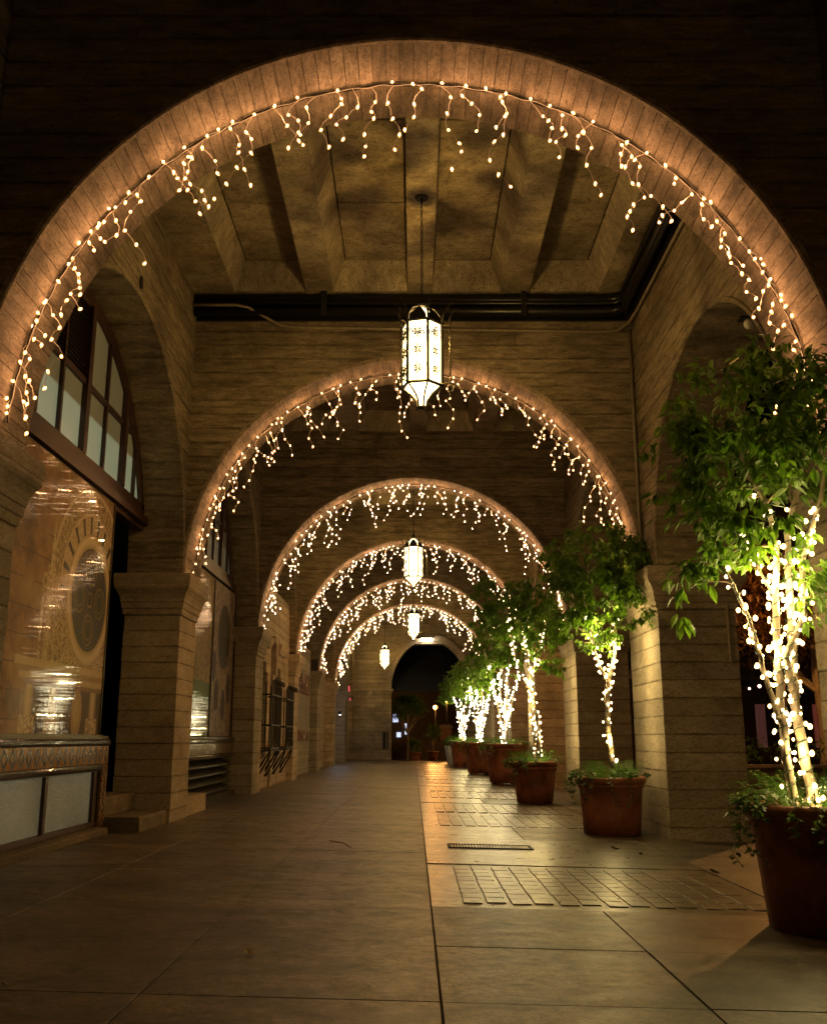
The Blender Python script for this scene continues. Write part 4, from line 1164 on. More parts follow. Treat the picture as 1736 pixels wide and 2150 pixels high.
def icicles(i, Y):
    rd = random.Random(100 + i)
    root = thing('icicle_lights', ['icicle fairy lights along the nearest, largest arch', 'icicle fairy lights on the arch behind the large lantern',
                 'icicle fairy lights on the third arch', 'icicle fairy lights on the fourth arch, behind the second lantern', 'icicle fairy lights on the fifth arch',
                 'icicle fairy lights on the smallest, innermost arch'][i], 'fairy lights', (0, Y + .45, ZS), 'icicle light strings under the arches')
    rc = R - .022
    thick = 1.0 if i < 2 else 1.0 + .28 * (i - 1)
    q = MB(); q.tube([(rc * math.cos(a), .012 * math.sin(a * 37), rc * math.sin(a)) for a in np.linspace(.05, PI - .05, 120)], .0085, 5); q.build('cable', M['iron'], root)
    q = MB(); q.tube([((rc - .012) * math.cos(a), -.012 + .006 * math.sin(a * 90), (rc - .012 - .004 * math.sin(a * 60)) * math.sin(a)) for a in np.linspace(.05, PI - .05, 260)], .0035 * thick, 4); q.build('light_wire', M['white_wire'], root)
    pat = [3, 5, 2, 4, 6, 3, 4, 2, 5, 3, 6, 4]
    a = .07; k = 0; wires = MB(); bl = MB(); nb = 0; L_ = 0
    indiv = i < 2
    while a < PI - .07:
        px, pz = rc * math.cos(a), rc * math.sin(a)
        n = pat[k % 12] + rd.choice((-1, 0, 1, 1)); n = max(2, n) + (rd.random() < .3)
        if min(a, PI - a) < .25: n = min(n, 3)
        # bulb on the cable, and the lamp that it is
        pts = [Vector((px, -.012, pz - .012))]; side = rd.choice((-1, 1)); x, z, y = px, pz - .012, -.012
        bulbs = []
        if rd.random() < .75: bulbs.append(Vector((px * .9985 + rd.uniform(-.02, .02), rd.uniform(-.05, -.02), pz * .998 - .005)))
        for j in range(n):
            st_ = rd.uniform(.08, .15)
            x += side * rd.uniform(.01, .10); z -= st_ * rd.choice((1, 1, .45)); y += rd.uniform(-.012, .012)
            pm = (pts[-1] + Vector((x, y, z))) / 2 + Vector((side * rd.uniform(.005, .022), 0, 0))
            pts += [pm, Vector((x, y, z))]
            side = -side if rd.random() < .6 else side
            bulbs.append(Vector((x + side * .010, y, z - .006)))
        if indiv:
            sroot = MB(); sroot.tube(pts, .0028, 4); so = sroot.build('strand', M['white_wire'], root)
            for bp in bulbs:
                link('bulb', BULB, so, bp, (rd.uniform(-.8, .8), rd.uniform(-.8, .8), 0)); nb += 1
        else:
            wires.tube(pts, .0028 * thick, 3)
            for bp in bulbs:
                s_ = .0085 * (thick if i < 2 else 1 + .17 * (i - 1)) * rd.uniform(.7, 1.15)
                bl.loops([[(bp.x + rr * math.cos(2 * PI * j / 5), bp.y + rr * math.sin(2 * PI * j / 5), bp.z + zz) for j in range(5)] for rr, zz in ((s_ * .3, -s_), (s_, 0), (s_ * .3, s_))])
        if k % (1 if i == 0 else 4) == 0:
            lamp('bulb_light', (px * .958, -.06 + rd.uniform(-.05, .05), pz * .958 - .01), P_ARCH * (1 if i == 0 else 2.6), ARCH_C, root, .012)
        a += rd.uniform(.044, .068) if i < 1 else rd.uniform(.036, .058); k += 1
    if not indiv:
        wires.build('strands', M['white_wire'], root, kind='stuff'); bl.build('bulbs', M['bulb_arch'], root, kind='stuff')
for i, Y in enumerate(YA): icicles(i, Y)

# ------------------------------------------------------------------ potted ficus trees
def pot_mesh(h, r, rb, mat, nm='pot'):
    q = MB()
    prof = [(rb * .92, .0), (rb, .012), (rb + (r * .9 - rb) * .3, h * .3), (rb + (r * .9 - rb) * .33, h * .32), (rb + (r * .9 - rb) * .345, h * .335), (rb + (r * .9 - rb) * .345, h * .36), (rb + (r * .9 - rb) * .66, h * .66),
            (r * .88, h * .80), (r * .915, h * .815), (r * .93, h * .84), (r * .925, h * .868), (r * .915, h * .875), (r * .96, h * .885), (r * .995, h * .91), (r, h * .95), (r * .985, h * .985), (r * .95, h), (r * .87, h * .995), (r * .84, h * .96), (r * .82, h * .9)]
    q.lathe(0, 0, prof, 48)
    return q.mesh(nm, mat, True)
leaf_v = np.array([(0, 0, 0), (.018, .22, .03), (.24, .30, .06), (.27, .55, .05), (.15, .8, .0), (0, 1.05, -.08), (-.15, .8, .0), (-.27, .55, .05), (-.24, .30, .06), (0, .3, 0), (0, .6, -.01)])
leaf_v[:, 0] *= .74
leaf_f = [(0, 2, 9), (9, 2, 3, 10), (10, 3, 4, 5), (0, 9, 8), (9, 10, 7, 8), (10, 5, 6, 7)]
def leaf_obj_mesh(size, mat):
    me = bpy.data.meshes.new('leaf'); me.from_pydata((leaf_v * size).tolist(), [], leaf_f); me.materials.append(mat); me.update(); return me
def joined_leaves(name, mats, parent, mat, lv=leaf_v, lf=leaf_f):
    n = len(mats); nv = len(lv)
    if n == 0: return
    A = np.array([[list(r_) for r_ in m_] for m_ in mats])
    vv = np.einsum('nij,vj->nvi', A[:, :3, :3], lv) + A[:, None, :3, 3]
    fs = []
    base = np.arange(n) * nv
    for f in lf: fs.append(base[:, None] + np.array(f)[None, :])
    faces = []
    for arr in fs: faces += [tuple(r_) for r_ in arr.tolist()]
    me = bpy.data.meshes.new(name); me.from_pydata(vv.reshape(-1, 3).tolist(), [], faces); me.materials.append(mat); me.update()
    return link(name, me, parent, kind='stuff')

def ficus(loc, pot, stems, crown, nleaf, nsing, lsize, nbulb, label, gr, seed, ntw=260, power=1.0, lampn=9, fern=True, zlim=99):
    """loc: pot centre on the floor; stems: lists of world points with radii; crown: ellipsoids (centre, radii)"""
    rd = random.Random(seed)
    h, r, rb = pot; L0 = Vector(loc)
    proot = thing('plant_pot', label[0], 'plant pot', loc, 'terracotta pots along the right side')
    feet = h > .9
    zf = .055 if feet else 0
    link('pot_body', pot_mesh(h - zf, r, rb, M['terracotta'], 'pot_body'), proot, (0, 0, zf))
    if feet:
        for k in range(4):
            a = PI / 4 + k * PI / 2 + .2; q = MB(); q.chbox(-.07, .07, -.05, .05, 0, .056, .006); o = q.build('pot_foot', M['terracotta'], proot, loc=(rb * .8 * math.cos(a), rb * .8 * math.sin(a), -.0))
    so_ = MB(); so_.lathe(0, 0, [(r * .83, h * .9), (r * .5, h * .93), (.02, h * .95)], 24); so_.build('soil', M['soil'], proot)
    troot = thing('ficus_tree', label[1], 'tree', (loc[0], loc[1], loc[2] + h * .93), 'potted ficus trees wrapped in lights')
    T0 = Vector(troot.location)
    nodes = []
    for pts, r0, r1 in stems:
        pl = [Vector(p) - T0 for p in pts]
        # densify
        fine = []
        for a, b_ in zip(pl[:-1], pl[1:]):
            for k in range(5): fine.append(a.lerp(b_, k / 5) + Vector((rd.uniform(-1, 1), rd.uniform(-1, 1), 0)) * .006)
        fine.append(pl[-1])
        n = len(fine)
        q = MB(); q.tube(fine, [r0 + (r1 - r0) * i / (n - 1) for i in range(n)], 8); q.build('trunk', M['bark'], troot, smooth=True)
        for i, p in enumerate(fine):
            nodes.append((p, r0 + (r1 - r0) * i / (n - 1)))
    # twig targets in the crown
    tg = []
    while len(tg) < ntw:
        c, rr = rd.choices(crown, weights=[c_[1][0] * c_[1][1] * c_[1][2] for c_ in crown])[0]
        v = Vector((rd.gauss(0, 1), rd.gauss(0, 1), rd.gauss(0, 1))).normalized() * (rd.random() ** .42)
        p = Vector(c) + Vector((v.x * rr[0], v.y * rr[1], v.z * rr[2])) - T0
        if mnoise.noise((p + T0) * 2.9 + Vector((seed, 0, 0))) < -.03: continue
        if (p + T0).x > 2.80 and abs(((p + T0).y - loc[1])) < 1.6 and loc[1] > 7: 
            if rd.random() < .25: continue
        tg.append(p)
    crown_nodes = [(p, r_) for p, r_ in nodes if p.z > (min(c[0][2] - c[1][2] for c in crown) - T0.z - .25)]
    tg.sort(key=lambda p: min((p - q_[0]).length for q_ in crown_nodes[::3]))
    tw = MB(); lm = []
    live = list(crown_nodes)
    for p in tg:
        best = min(live, key=lambda q_: (p - q_[0]).length + (0.25 if p.z < q_[0].z else 0))
        a = best[0]; d = (p - a); Ld = d.length
        if Ld < .03: continue
        mid = a.lerp(p, .5) + Vector((rd.uniform(-.06, .06), rd.uniform(-.06, .06), Ld * .12)) * min(1, Ld * 2)
        ps = [a, a.lerp(mid, .6) + Vector((0, 0, Ld * .03)), mid, p.lerp(mid, .4), p]
        r0 = min(best[1] * .6, .004 + Ld * .012)
        tw.tube(ps, [r0, r0 * .85, r0 * .7, r0 * .55, .0016], 4)
        for t_ in (ps[2], ps[3], p): live.append((t_, max(r0 * .6, .002)))
        # leaves along the outer half
        nl = max(2, int(nleaf / ntw * rd.uniform(.5, 1.5)))
        for k in range(nl):
            t_ = rd.uniform(.0, 1.0) ** .8
            q0 = mid.lerp(p, t_) if rd.random() < .75 else a.lerp(mid, rd.uniform(.4, 1))
            az_ = rd.uniform(0, 2 * PI)
            dirv = (d.normalized() * .5 + Vector((math.cos(az_), math.sin(az_), 0)) * .8 + Vector((0, 0, -rd.uniform(.3, 1.7)))).normalized()
            up = Vector((rd.uniform(-.5, .5), rd.uniform(-.5, .5), 1)).normalized()
            xax = dirv.cross(up)
            if xax.length < .05: xax = Vector((1, 0, 0))
            xax.normalize(); zax = xax.cross(dirv)
            s_ = lsize * rd.uniform(.5, 1.25)
            off = q0 + Vector((rd.uniform(-1, 1), rd.uniform(-1, 1), rd.uniform(-1, 1))) * .025
            lm.append(Matrix(((xax.x * s_, dirv.x * s_, zax.x * s_, off.x), (xax.y * s_, dirv.y * s_, zax.y * s_, off.y), (xax.z * s_, dirv.z * s_, zax.z * s_, off.z), (0, 0, 0, 1))))
    tw.build('twigs', M['twig'], troot, fix=False)
    lm.sort(key=lambda m_: (m_.translation + T0).length)
    if nsing:
        rd.shuffle(lm)
        me = leaf_obj_mesh(1.0, M['leaf'])
        for m_ in lm[:nsing]:
            o = bpy.data.objects.new('leaf', me); COL.objects.link(o); o.parent = troot; o.matrix_local = m_
    joined_leaves('foliage', lm[nsing:], troot, M['leaf'])
    # string of lights wound round the stems
    lroot = thing('trunk_lights', label[2], 'fairy lights', tuple(T0), 'warm white light strings wound on the ficus stems')
    wi = MB(); bl = MB(); nb = 0; per = max(1, nbulb // max(1, len(stems)))
    lens = []
    for pts, r0, r1 in stems:
        pl = [Vector(p) - T0 for p in pts]; lens.append(sum((b_ - a).length for a, b_ in zip(pl[:-1], pl[1:])))
    tot = sum(min(1.0, 1.0) * l_ for l_ in lens)
    bulb_pts = []
    for (pts, r0, r1), Ls in zip(stems, lens):
        pl = [Vector(p) - T0 for p in pts]
        turns = Ls / .085; N = int(turns * 8); hp = []
        cum = [0]
        for a, b_ in zip(pl[:-1], pl[1:]): cum.append(cum[-1] + (b_ - a).length)
        for i in range(N + 1):
            s_ = Ls * i / N; j = 0
            while j < len(cum) - 2 and cum[j + 1] < s_: j += 1
            p = pl[j].lerp(pl[j + 1], (s_ - cum[j]) / max(1e-6, cum[j + 1] - cum[j]))
            rr = (r0 + (r1 - r0) * s_ / Ls) + .007
            a = i * 2 * PI / 8; hp.append(p + Vector((rr * math.cos(a), rr * math.sin(a), .004 * math.sin(i * 1.7))))
        ok = [i for i, p in enumerate(hp) if p.z + T0.z < zlim + rd.uniform(-.1, .15)]
        if len(ok) < 9: continue
        wi.tube(hp[:ok[-1] + 1], .0035, 4)
        nbs = int(nbulb * Ls / tot * len(ok) / len(hp))
        for k in range(nbs):
            i = ok[min(len(ok) - 1, int(rd.random() * len(ok)))]; p = hp[i]
            s_ = Ls * i / N; j = 0
            while j < len(cum) - 2 and cum[j + 1] < s_: j += 1
            c = pl[j].lerp(pl[j + 1], (s_ - cum[j]) / max(1e-6, cum[j + 1] - cum[j]))
            o = (p - c).normalized(); bulb_pts.append(p + o * rd.uniform(.006, .032))
    wi.build('wire', M['green_wire'], lroot)
    sz = .0105 if loc[1] < 8 else .0125 if loc[1] < 14 else .0145
    if loc[1] < 20:
        bm_ = MB(); bm_.ball((0, 0, 0), sz * .8, 8, 6, 1.2); em_ = MB(); em_.ball((0, 0, 0), sz * 1.3, 10, 7, 1.15); me = two_part(bm_, em_, M['bulb_tree'], M['halo_tree'])
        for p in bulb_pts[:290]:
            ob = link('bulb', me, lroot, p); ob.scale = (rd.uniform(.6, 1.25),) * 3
    else:
        for p in bulb_pts: bl.ball(p, sz * 1.15, 6, 4)
        bl.build('bulbs', M['bulb_tree'], lroot, kind='stuff')
    for k in range(lampn):
        p = bulb_pts[int((k + .5) * len(bulb_pts) / lampn)]
        c = min((n_[0] for n_ in nodes), key=lambda n_: (n_ - p).length); o = Vector((p.x - c.x, p.y - c.y, 0))
        o = o.normalized() if o.length > 1e-4 else Vector((1, 0, 0))
        lamp('bulb_light', p + o * .045, P_TREE * power, TREE_C, lroot, .012)
    if not fern: return
    # fern and ivy in the pot
    fr = thing('fern', label[3], 'fern', (loc[0], loc[1], loc[2] + h * .93), 'ferns and ivy at the foot of the ficus trees')
    fl_ = []
    thin_v = np.array([(0, 0, 0), (.12, .5, .02), (0, 1, -.05), (-.12, .5, .02)]); thin_f = [(0, 1, 2, 3)]
    stm = MB()
    for k in range(110):
        a = rd.uniform(0, 2 * PI); base = Vector((math.cos(a), math.sin(a), 0)) * rd.uniform(.1, r * .75)
        d2 = Vector((math.cos(a), math.sin(a), 0)); ln = rd.uniform(.12, .27); hgt = rd.uniform(.08, .24)
        pts = [base + d2 * (ln * t_) + Vector((0, 0, hgt * math.sin(t_ * 2.2))) for t_ in np.linspace(0, 1, 9)]
        stm.tube(pts, .0012, 3, False)
        for t_ in range(1, 9):
            for sd in (-1, 1):
                for q_ in range(2):
                    pp_ = pts[t_].lerp(pts[t_ - 1], q_ / 2)
                    dv = (d2 * .5 + Vector((-d2.y, d2.x, 0)) * sd + Vector((0, 0, rd.uniform(-.2, .4)))).normalized(); xx = dv.cross(Vector((0, 0, 1))).normalized(); zz = xx.cross(dv); s_ = .05 * (1.1 - t_ / 9)
                    fl_.append(Matrix(((xx.x * s_, dv.x * s_, zz.x * s_, pp_.x), (xx.y * s_, dv.y * s_, zz.y * s_, pp_.y), (xx.z * s_, dv.z * s_, zz.z * s_, pp_.z), (0, 0, 0, 1))))
    stm.build('stalks', M['fern'], fr, fix=False)
    joined_leaves('fronds', fl_, fr, M['fern'], thin_v, thin_f)
    iv = []; vine = MB()
    iv_v = np.array([(0, 0, 0), (.38, -.1, 0), (.3, .3, .03), (.55, .55, .02), (.2, .6, .02), (0, 1.0, -.03), (-.2, .6, .02), (-.55, .55, .02), (-.3, .3, .03), (-.38, -.1, 0)]); iv_f = [(0, 1, 2, 3, 4, 5), (0, 5, 6, 7, 8, 9)]
    for k in range(16):
        a = rd.uniform(PI * .75, PI * 1.65) if k < 10 else rd.uniform(0, 2 * PI)
        d2 = Vector((math.cos(a), math.sin(a), 0)); drop = rd.uniform(.05, .42) if k < 10 else .02
        pts = [d2 * (r * .55) + Vector((0, 0, .04)), d2 * (r * .9) + Vector((0, 0, .12)), d2 * (r * 1.06) + Vector((0, 0, .09))]
        for j in range(5): pts.append(d2 * (r * 1.08 + .02 * rd.random() + .05 * math.sin(j)) + Vector((rd.uniform(-.05, .05), rd.uniform(-.05, .05), .09 - drop * (j + 1) / 5)))
        vine.tube(pts, .0025, 4)
        for j in range(1, len(pts)):
            for q_ in range(4):
                pp_ = pts[j].lerp(pts[j - 1], rd.random()) + Vector((rd.uniform(-1, 1), rd.uniform(-1, 1), rd.uniform(-1, 1))) * .022
                az_ = rd.uniform(0, 2 * PI); dv = (d2 * .8 + Vector((math.cos(az_), math.sin(az_), -.5))).normalized(); xx = dv.cross(Vector((rd.uniform(-.4, .4), .3, 1))).normalized(); zz = xx.cross(dv); s_ = rd.uniform(.028, .05)
                iv.append(Matrix(((xx.x * s_, dv.x * s_, zz.x * s_, pp_.x), (xx.y * s_, dv.y * s_, zz.y * s_, pp_.y), (xx.z * s_, dv.z * s_, zz.z * s_, pp_.z), (0, 0, 0, 1))))
    vine.build('vine', M['twig'], fr, fix=False); joined_leaves('ivy_leaves', iv, fr, M['ivy'], iv_v, iv_f)

P3 = lambda lst, Y: [W(x, y, Y + dy) for x, y, dy in lst]
# nearest tree, pot at the right edge of the picture
Y = 6.15; xA = 2.42
ficus((xA, Y, fz(xA)), (.72, .43, .31), [
    (P3([(1668, 1700, -.02), (1645, 1560, 0), (1633, 1400, 0), (1628, 1260, 0), (1628, 1150, .02), (1610, 1060, .05), (1560, 980, .1), (1535, 880, .1)], Y), .030, .012),
    (P3([(1712, 1700, 0), (1685, 1580, .03), (1664, 1450, .04), (1662, 1330, .05), (1655, 1220, .05), (1652, 1120, .1), (1680, 1000, .15), (1700, 880, .2)], Y), .036, .013),
    (P3([(1664, 1450, .04), (1650, 1380, -.05), (1688, 1290, -.04), (1683, 1180, 0), (1720, 1050, .0), (1745, 900, 0)], Y), .024, .010),
    (P3([(1640, 1520, 0), (1600, 1400, -.08), (1575, 1310, -.1), (1545, 1240, -.12), (1510, 1180, -.15)], Y), .018, .006),
    (P3([(1628, 1260, 0), (1585, 1180, -.1), (1550, 1120, -.2)], Y), .010, .005)],
    [((W(1590, 850, Y)), (.74, .65, .42)), ((W(1690, 900, Y + .1)), (.6, .6, .5)), ((W(1450, 910, Y - .1)), (.36, .35, .28)), ((W(1500, 1210, Y - .15)), (.28, .3, .32)), ((W(1580, 1100, Y - .1)), (.36, .4, .3)), ((W(1510, 1300, Y - .2)), (.22, .2, .1)), ((W(1720, 1210, Y)), (.25, .25, .3)), ((W(1450, 1010, Y - .15)), (.32, .3, .3)), ((W(1560, 1010, Y - .1)), (.45, .4, .25)), ((W(1440, 900, Y - .1)), (.25, .3, .16))],
    6000, 300, .096, 300, ['large terracotta pot cut by the right edge of the picture, nearest', 'nearest ficus tree with several pale stems at the right edge', 'warm white lights wound on the nearest ficus stems', 'fern and ivy spilling from the nearest pot'], '', 1, 860, .85, 14, zlim=W(1640, 1060, 6.15).z)
# second
Y = 12.05; xB = 2.34
ficus((xB, Y, fz(xB)), (.655, .42, .33), [
    (P3([(1287, 1612, 0), (1276, 1530, 0), (1274, 1470, 0), (1278, 1425, 0), (1290, 1370, .02), (1292, 1310, .03), (1282, 1270, .05), (1300, 1200, .1), (1320, 1130, .1)], Y), .034, .012),
    (P3([(1276, 1430, 0), (1258, 1400, -.04), (1250, 1370, -.06), (1240, 1320, -.1), (1225, 1260, -.1), (1235, 1180, -.1)], Y), .022, .008)],
    [(W(1255, 1190, Y), (.78, .75, .6)), (W(1230, 1290, Y), (.62, .6, .45)), (W(1330, 1180, Y - .1), (.45, .5, .5)), (W(1370, 1300, Y - .5), (.42, .3, .14)), (W(1190, 1240, Y - .1), (.36, .4, .5)), (W(1400, 1280, Y - .7), (.3, .25, .22)), (W(1405, 1110, Y - .5), (.3, .25, .3))],
    6400, 260, .096, 130, ['rounded terracotta pot in front of the wide pillar, second from the right', 'second ficus tree with a forked stem in front of the wide pillar', 'warm white lights on the forked stem of the second ficus', 'fern and trailing ivy in the second pot'], '', 2, 800, 1.1, 9, zlim=W(1290, 1290, 12.05).z)
# third
Y = 17.75; xC = 2.12
ficus((xC, Y, fz(xC)), (.70, .44, .31), [
    (P3([(1132, 1588, 0), (1130, 1530, 0), (1122, 1480, 0), (1113, 1430, 0), (1108, 1390, 0), (1100, 1340, .05), (1108, 1290, .1)], Y), .036, .014),
    (P3([(1126, 1588, 0), (1118, 1500, .05), (1112, 1440, .1), (1125, 1390, .1), (1135, 1340, .1), (1150, 1280, .1)], Y), .03, .01),
    (P3([(1118, 1460, 0), (1090, 1410, -.1), (1080, 1370, -.1), (1072, 1320, -.1), (1060, 1270, -.1)], Y), .022, .008)],
    [(W(1100, 1280, Y), (.75, .8, .62)), (W(1040, 1300, Y), (.5, .6, .5)), (W(1150, 1330, Y), (.5, .6, .5)), (W(1165, 1400, Y - .2), (.3, .3, .2)), (W(1020, 1240, Y), (.4, .4, .28))],
    6500, 0, .10, 230, ['round terracotta pot third from the right, smaller than the footed ones behind', 'third ficus tree, its stems blazing with lights', 'dense warm lights on the third ficus', 'fern and ivy in the third pot'], '', 3, 700, 1.3, 8, zlim=W(1108, 1310, 17.75).z)
names4 = [('tall footed terracotta pot, fourth from the right', 'fourth ficus tree, in the tall footed pot', 'warm white lights on the fourth ficus', 'green fern filling the fourth pot'),
          ('tall footed terracotta pot, fifth from the right', 'fifth ficus tree, half hidden by the fourth', 'warm white lights on the fifth ficus', 'fern and ivy in the fifth pot'),
          ('farthest tall terracotta pot of the row', 'farthest ficus tree of the row', 'warm white lights on the farthest ficus', 'fern in the farthest terracotta pot')]
for k, (Y, x, px_) in enumerate(((24.7, 2.28, 1045), (31.3, 2.1, 1003), (38.3, 1.92, 965))):
    z0_ = fz(x); xs = x / Y / .000475 + 868
    top = (1300, 1372, 1400)[k]
    def PX(dx, zr, dy=0): return Vector((x + dx, Y + dy, z0_ + zr))
    hh = .98; ct = W(868, top, Y).z - z0_
    cz = z0_ + ct
    ficus((x, Y, z0_), (hh, .56, .42), [
        ([PX(.02, hh * .93), PX(-.02, 1.5), PX(.03, 2.0), PX(.08, 2.6), PX(.12, 3.1)], .04, .015),
        ([PX(-.05, hh * .93), PX(-.14, 1.5), PX(-.22, 2.0), PX(-.3, 2.5), PX(-.42, 3.0)], .032, .012),
        ([PX(.0, 1.3), PX(.14, 1.8), PX(.25, 2.3), PX(.4, 2.8)], .03, .01),
        ([PX(-.02, 1.6, .1), PX(-.1, 2.1, .15), PX(-.12, 2.7, .2)], .024, .01)],
        [((x - .05, Y, cz - .55), (.85, .9, .6)), ((x - .5, Y - .1, cz - .9), (.5, .6, .5)), ((x + .3, Y, cz - 1.0), (.55, .6, .45)), ((x - .7, Y, cz - 1.15), (.35, .4, .3))],
        6500, 0, .095, 190, names4[k], '', 20 + k, 520, 1.9, 6, zlim=z0_ + 2.85)

# small white pot with a green plant beyond the row
wp = thing('plant_pot', 'small white tapered pot with a leafy green plant, beyond the terracotta pots', 'plant pot', (1.72, 44.0, fz(1.7)))
q = MB(); q.lathe(0, 0, [(.22, .0), (.25, .03), (.36, .72), (.36, .78), (.33, .78), (.30, .7)], 24); q.build('pot_body', plain('white_pot', (.6, .56, .48), .5), wp, smooth=True)
lmx = []; rd = random.Random(9)
def blob_leaves(center, rad, n, s, rd, lst):
    for _ in range(n):
        v = Vector((rd.gauss(0, 1), rd.gauss(0, 1), rd.gauss(0, 1))).normalized() * rd.random() ** .5
        p = Vector(center) + Vector((v.x * rad[0], v.y * rad[1], v.z * rad[2]))
        dv = Vector((rd.uniform(-1, 1), rd.uniform(-1, 1), rd.uniform(-1, .3))).normalized(); xx = dv.cross(Vector((rd.uniform(-.5, .5), rd.uniform(-.5, .5), 1))).normalized(); zz = xx.cross(dv); q_ = s * rd.uniform(.6, 1.3)
        lst.append(Matrix(((xx.x * q_, dv.x * q_, zz.x * q_, p.x), (xx.y * q_, dv.y * q_, zz.y * q_, p.y), (xx.z * q_, dv.z * q_, zz.z * q_, p.z), (0, 0, 0, 1))))
blob_leaves((0, 0, .95), (.5, .45, .28), 420, .1, rd, lmx); joined_leaves('foliage', lmx, wp, M['fern'])

# ------------------------------------------------------------------ beyond the end arch
def street_lamp(x, y, zl, label, power, r=.13, post=True):
    root = thing('street_lamp', label, 'street lamp', (x, y, -.12), 'orange street lamps beyond the arcade')
    q = MB(); q.lathe(0, 0, [(.12, 0), (.08, .15), (.04, .3), (.03, .6), (.02, zl - .2), (.07, zl - .18), (.07, zl - .12)], 12); q.build('post', M['iron'], root)
    q = MB(); q.ball((0, 0, zl), r, 12, 8); q.build('globe', emit('sodium_globe', (1, .36, .04), 7, 'NONE'), root, smooth=True)
    lamp('sodium_light', (-.1, -r - .06, zl), 420 * power, SODIUM, root, .05)
    return root
street_lamp(1.32, 60, 3.0, 'glowing orange street lamp seen low through the end arch', 1.0, .13)
street_lamp(2.2, 66, 3.5, 'farther orange street lamp by the end arch, right of the first', .8, .10)
street_lamp(5.2, 51.5, 3.4, 'street lamp hidden past the right pillars near the end arch', .5, .10)

def bush_tree(name, x, y, z0, ht, rad, n, s, mat, label, seed, cat='tree', trunk=.06, pot=None, grp=None):
    rd = random.Random(seed)
    root = thing(name, label, cat, (x, y, z0), grp)
    q = MB(); q.tube([(0, 0, 0), (.05, 0, ht * .3), (-.03, .05, ht * .6), (.02, 0, ht)], [trunk, trunk * .8, trunk * .6, trunk * .3], 7)
    for k in range(7):
        a = rd.uniform(0, 6.28); q.tube([(0, 0, ht * .5), (rad[0] * .4 * math.cos(a), rad[1] * .4 * math.sin(a), ht * .75), (rad[0] * .8 * math.cos(a), rad[1] * .8 * math.sin(a), ht * rd.uniform(.8, 1.1))], [trunk * .5, trunk * .3, .01], 5)
    q.build('trunk', M['bark'], root)
    lst = []
    for k in range(16):
        v = Vector((rd.gauss(0, 1), rd.gauss(0, 1), rd.gauss(0, 1))).normalized() * rd.uniform(.4, .85)
        blob_leaves((v.x * rad[0], v.y * rad[1], ht + v.z * rad[2]), (rad[0] * .42, rad[1] * .42, rad[2] * .36), n // 16, s, rd, lst)
    joined_leaves('crown', lst, root, mat)
    return root
bush_tree('street_tree', -.3, 51.2, -.1, 2.75, (1.15, 1.0, .75), 2600, .15, M['leaf'], 'dark green tree hanging in the left of the end arch', 31)
bush_tree('street_tree', 3.6, 57, -.1, 2.8, (1.3, 1.0, 1.0), 1600, .16, M['leaf'], 'dim tree behind the orange lamps beyond the end arch', 32)
for k, (x, y, h_, rr, lb) in enumerate(((.1, 51.2, .9, .4, 'bushy plant in a dim pot at the foot of the end arch, left side'), (1.05, 54.0, 1.5, .55, 'spiky dark plant in a pot beyond the end arch, centre'), (2.2, 52.5, 1.0, .5, 'dim potted shrub beyond the end arch, right side'))):
    root = bush_tree('potted_shrub', x, y, -.12, h_, (rr, rr, .45), 500, .14, M['leaf'], lb, 50 + k, 'potted plant', .03)
    link('pot_body', pot_mesh(.5, .32, .22, M['terracotta'], 'pot_body'), root, (0, 0, 0))
wl_ = MB(); wl_.box(-3, 2.0, 56.0, 56.4, -.15, .95); o = wl_.build('garden_wall', plain('far_wall', (.12, .09, .065), .9), None); tag(o, 'low dark garden wall across the street beyond the end arch', 'wall')
bl_ = thing('far_building', 'dark building beyond the end arch with a few lit windows', 'building', (0, 75, -.15))
q = MB(); q.box(-14, 14, 0, 8, 0, 9); q.build('wall', plain('far_building_wall', (.09, .07, .05), .9), bl_)
for x, z, w_, h_, c in ((-1.35, 2.4, .2, .6, 'a'), (-1.1, 1.3, .16, .35, 'a'), (-.55, 1.5, .1, .8, 'a'), (4.5, 2.5, .5, .9, 'b')):
    q = MB(); q.box(x - w_, x + w_, -.06, -.002, z, z + h_); q.build('window', emit('far_window_' + c, (.6, .72, 1.0) if c == 'a' else (1, .6, .3), 1.2), bl_)
q = thing('brick_post', 'pinkish gate post right of the orange street lamp', 'gate post', (1.9, 58, -.15))
m_ = MB(); m_.chbox(-.3, .3, -.3, .3, 0, 1.75, .02); m_.build('post_shaft', plain('pink_plaster', (.3, .17, .11), .9), q)
m_ = MB(); m_.rectstack(-.3, .3, -.3, .3, [(0, 1.75), (.06, 1.8), (.06, 1.9), (-.1, 2.0)]); m_.build('post_cap', M['cap'], q)
rl = thing('railing', 'low railing hung with small lights, right of the gate post', 'railing', (3.2, 55, -.15))
m_ = MB()
for k in range(9): m_.tube([(-1 + k * .3, 0, 0), (-1 + k * .3, 0, 1.2)], .015, 5)
m_.tube([(-1, 0, 1.2), (1.5, 0, 1.2)], .025, 6); m_.tube([(-1, 0, .7), (1.5, 0, .7)], .015, 6); m_.build('rail', M['iron'], rl)
m_ = MB()
for k in range(14): m_.ball((-1 + k * .18, -.05, 1.1 + .12 * math.sin(k)), .022, 6, 4)
m_.build('bulb_row', emit('amber_bulb', (1, .5, .15), 12), rl)

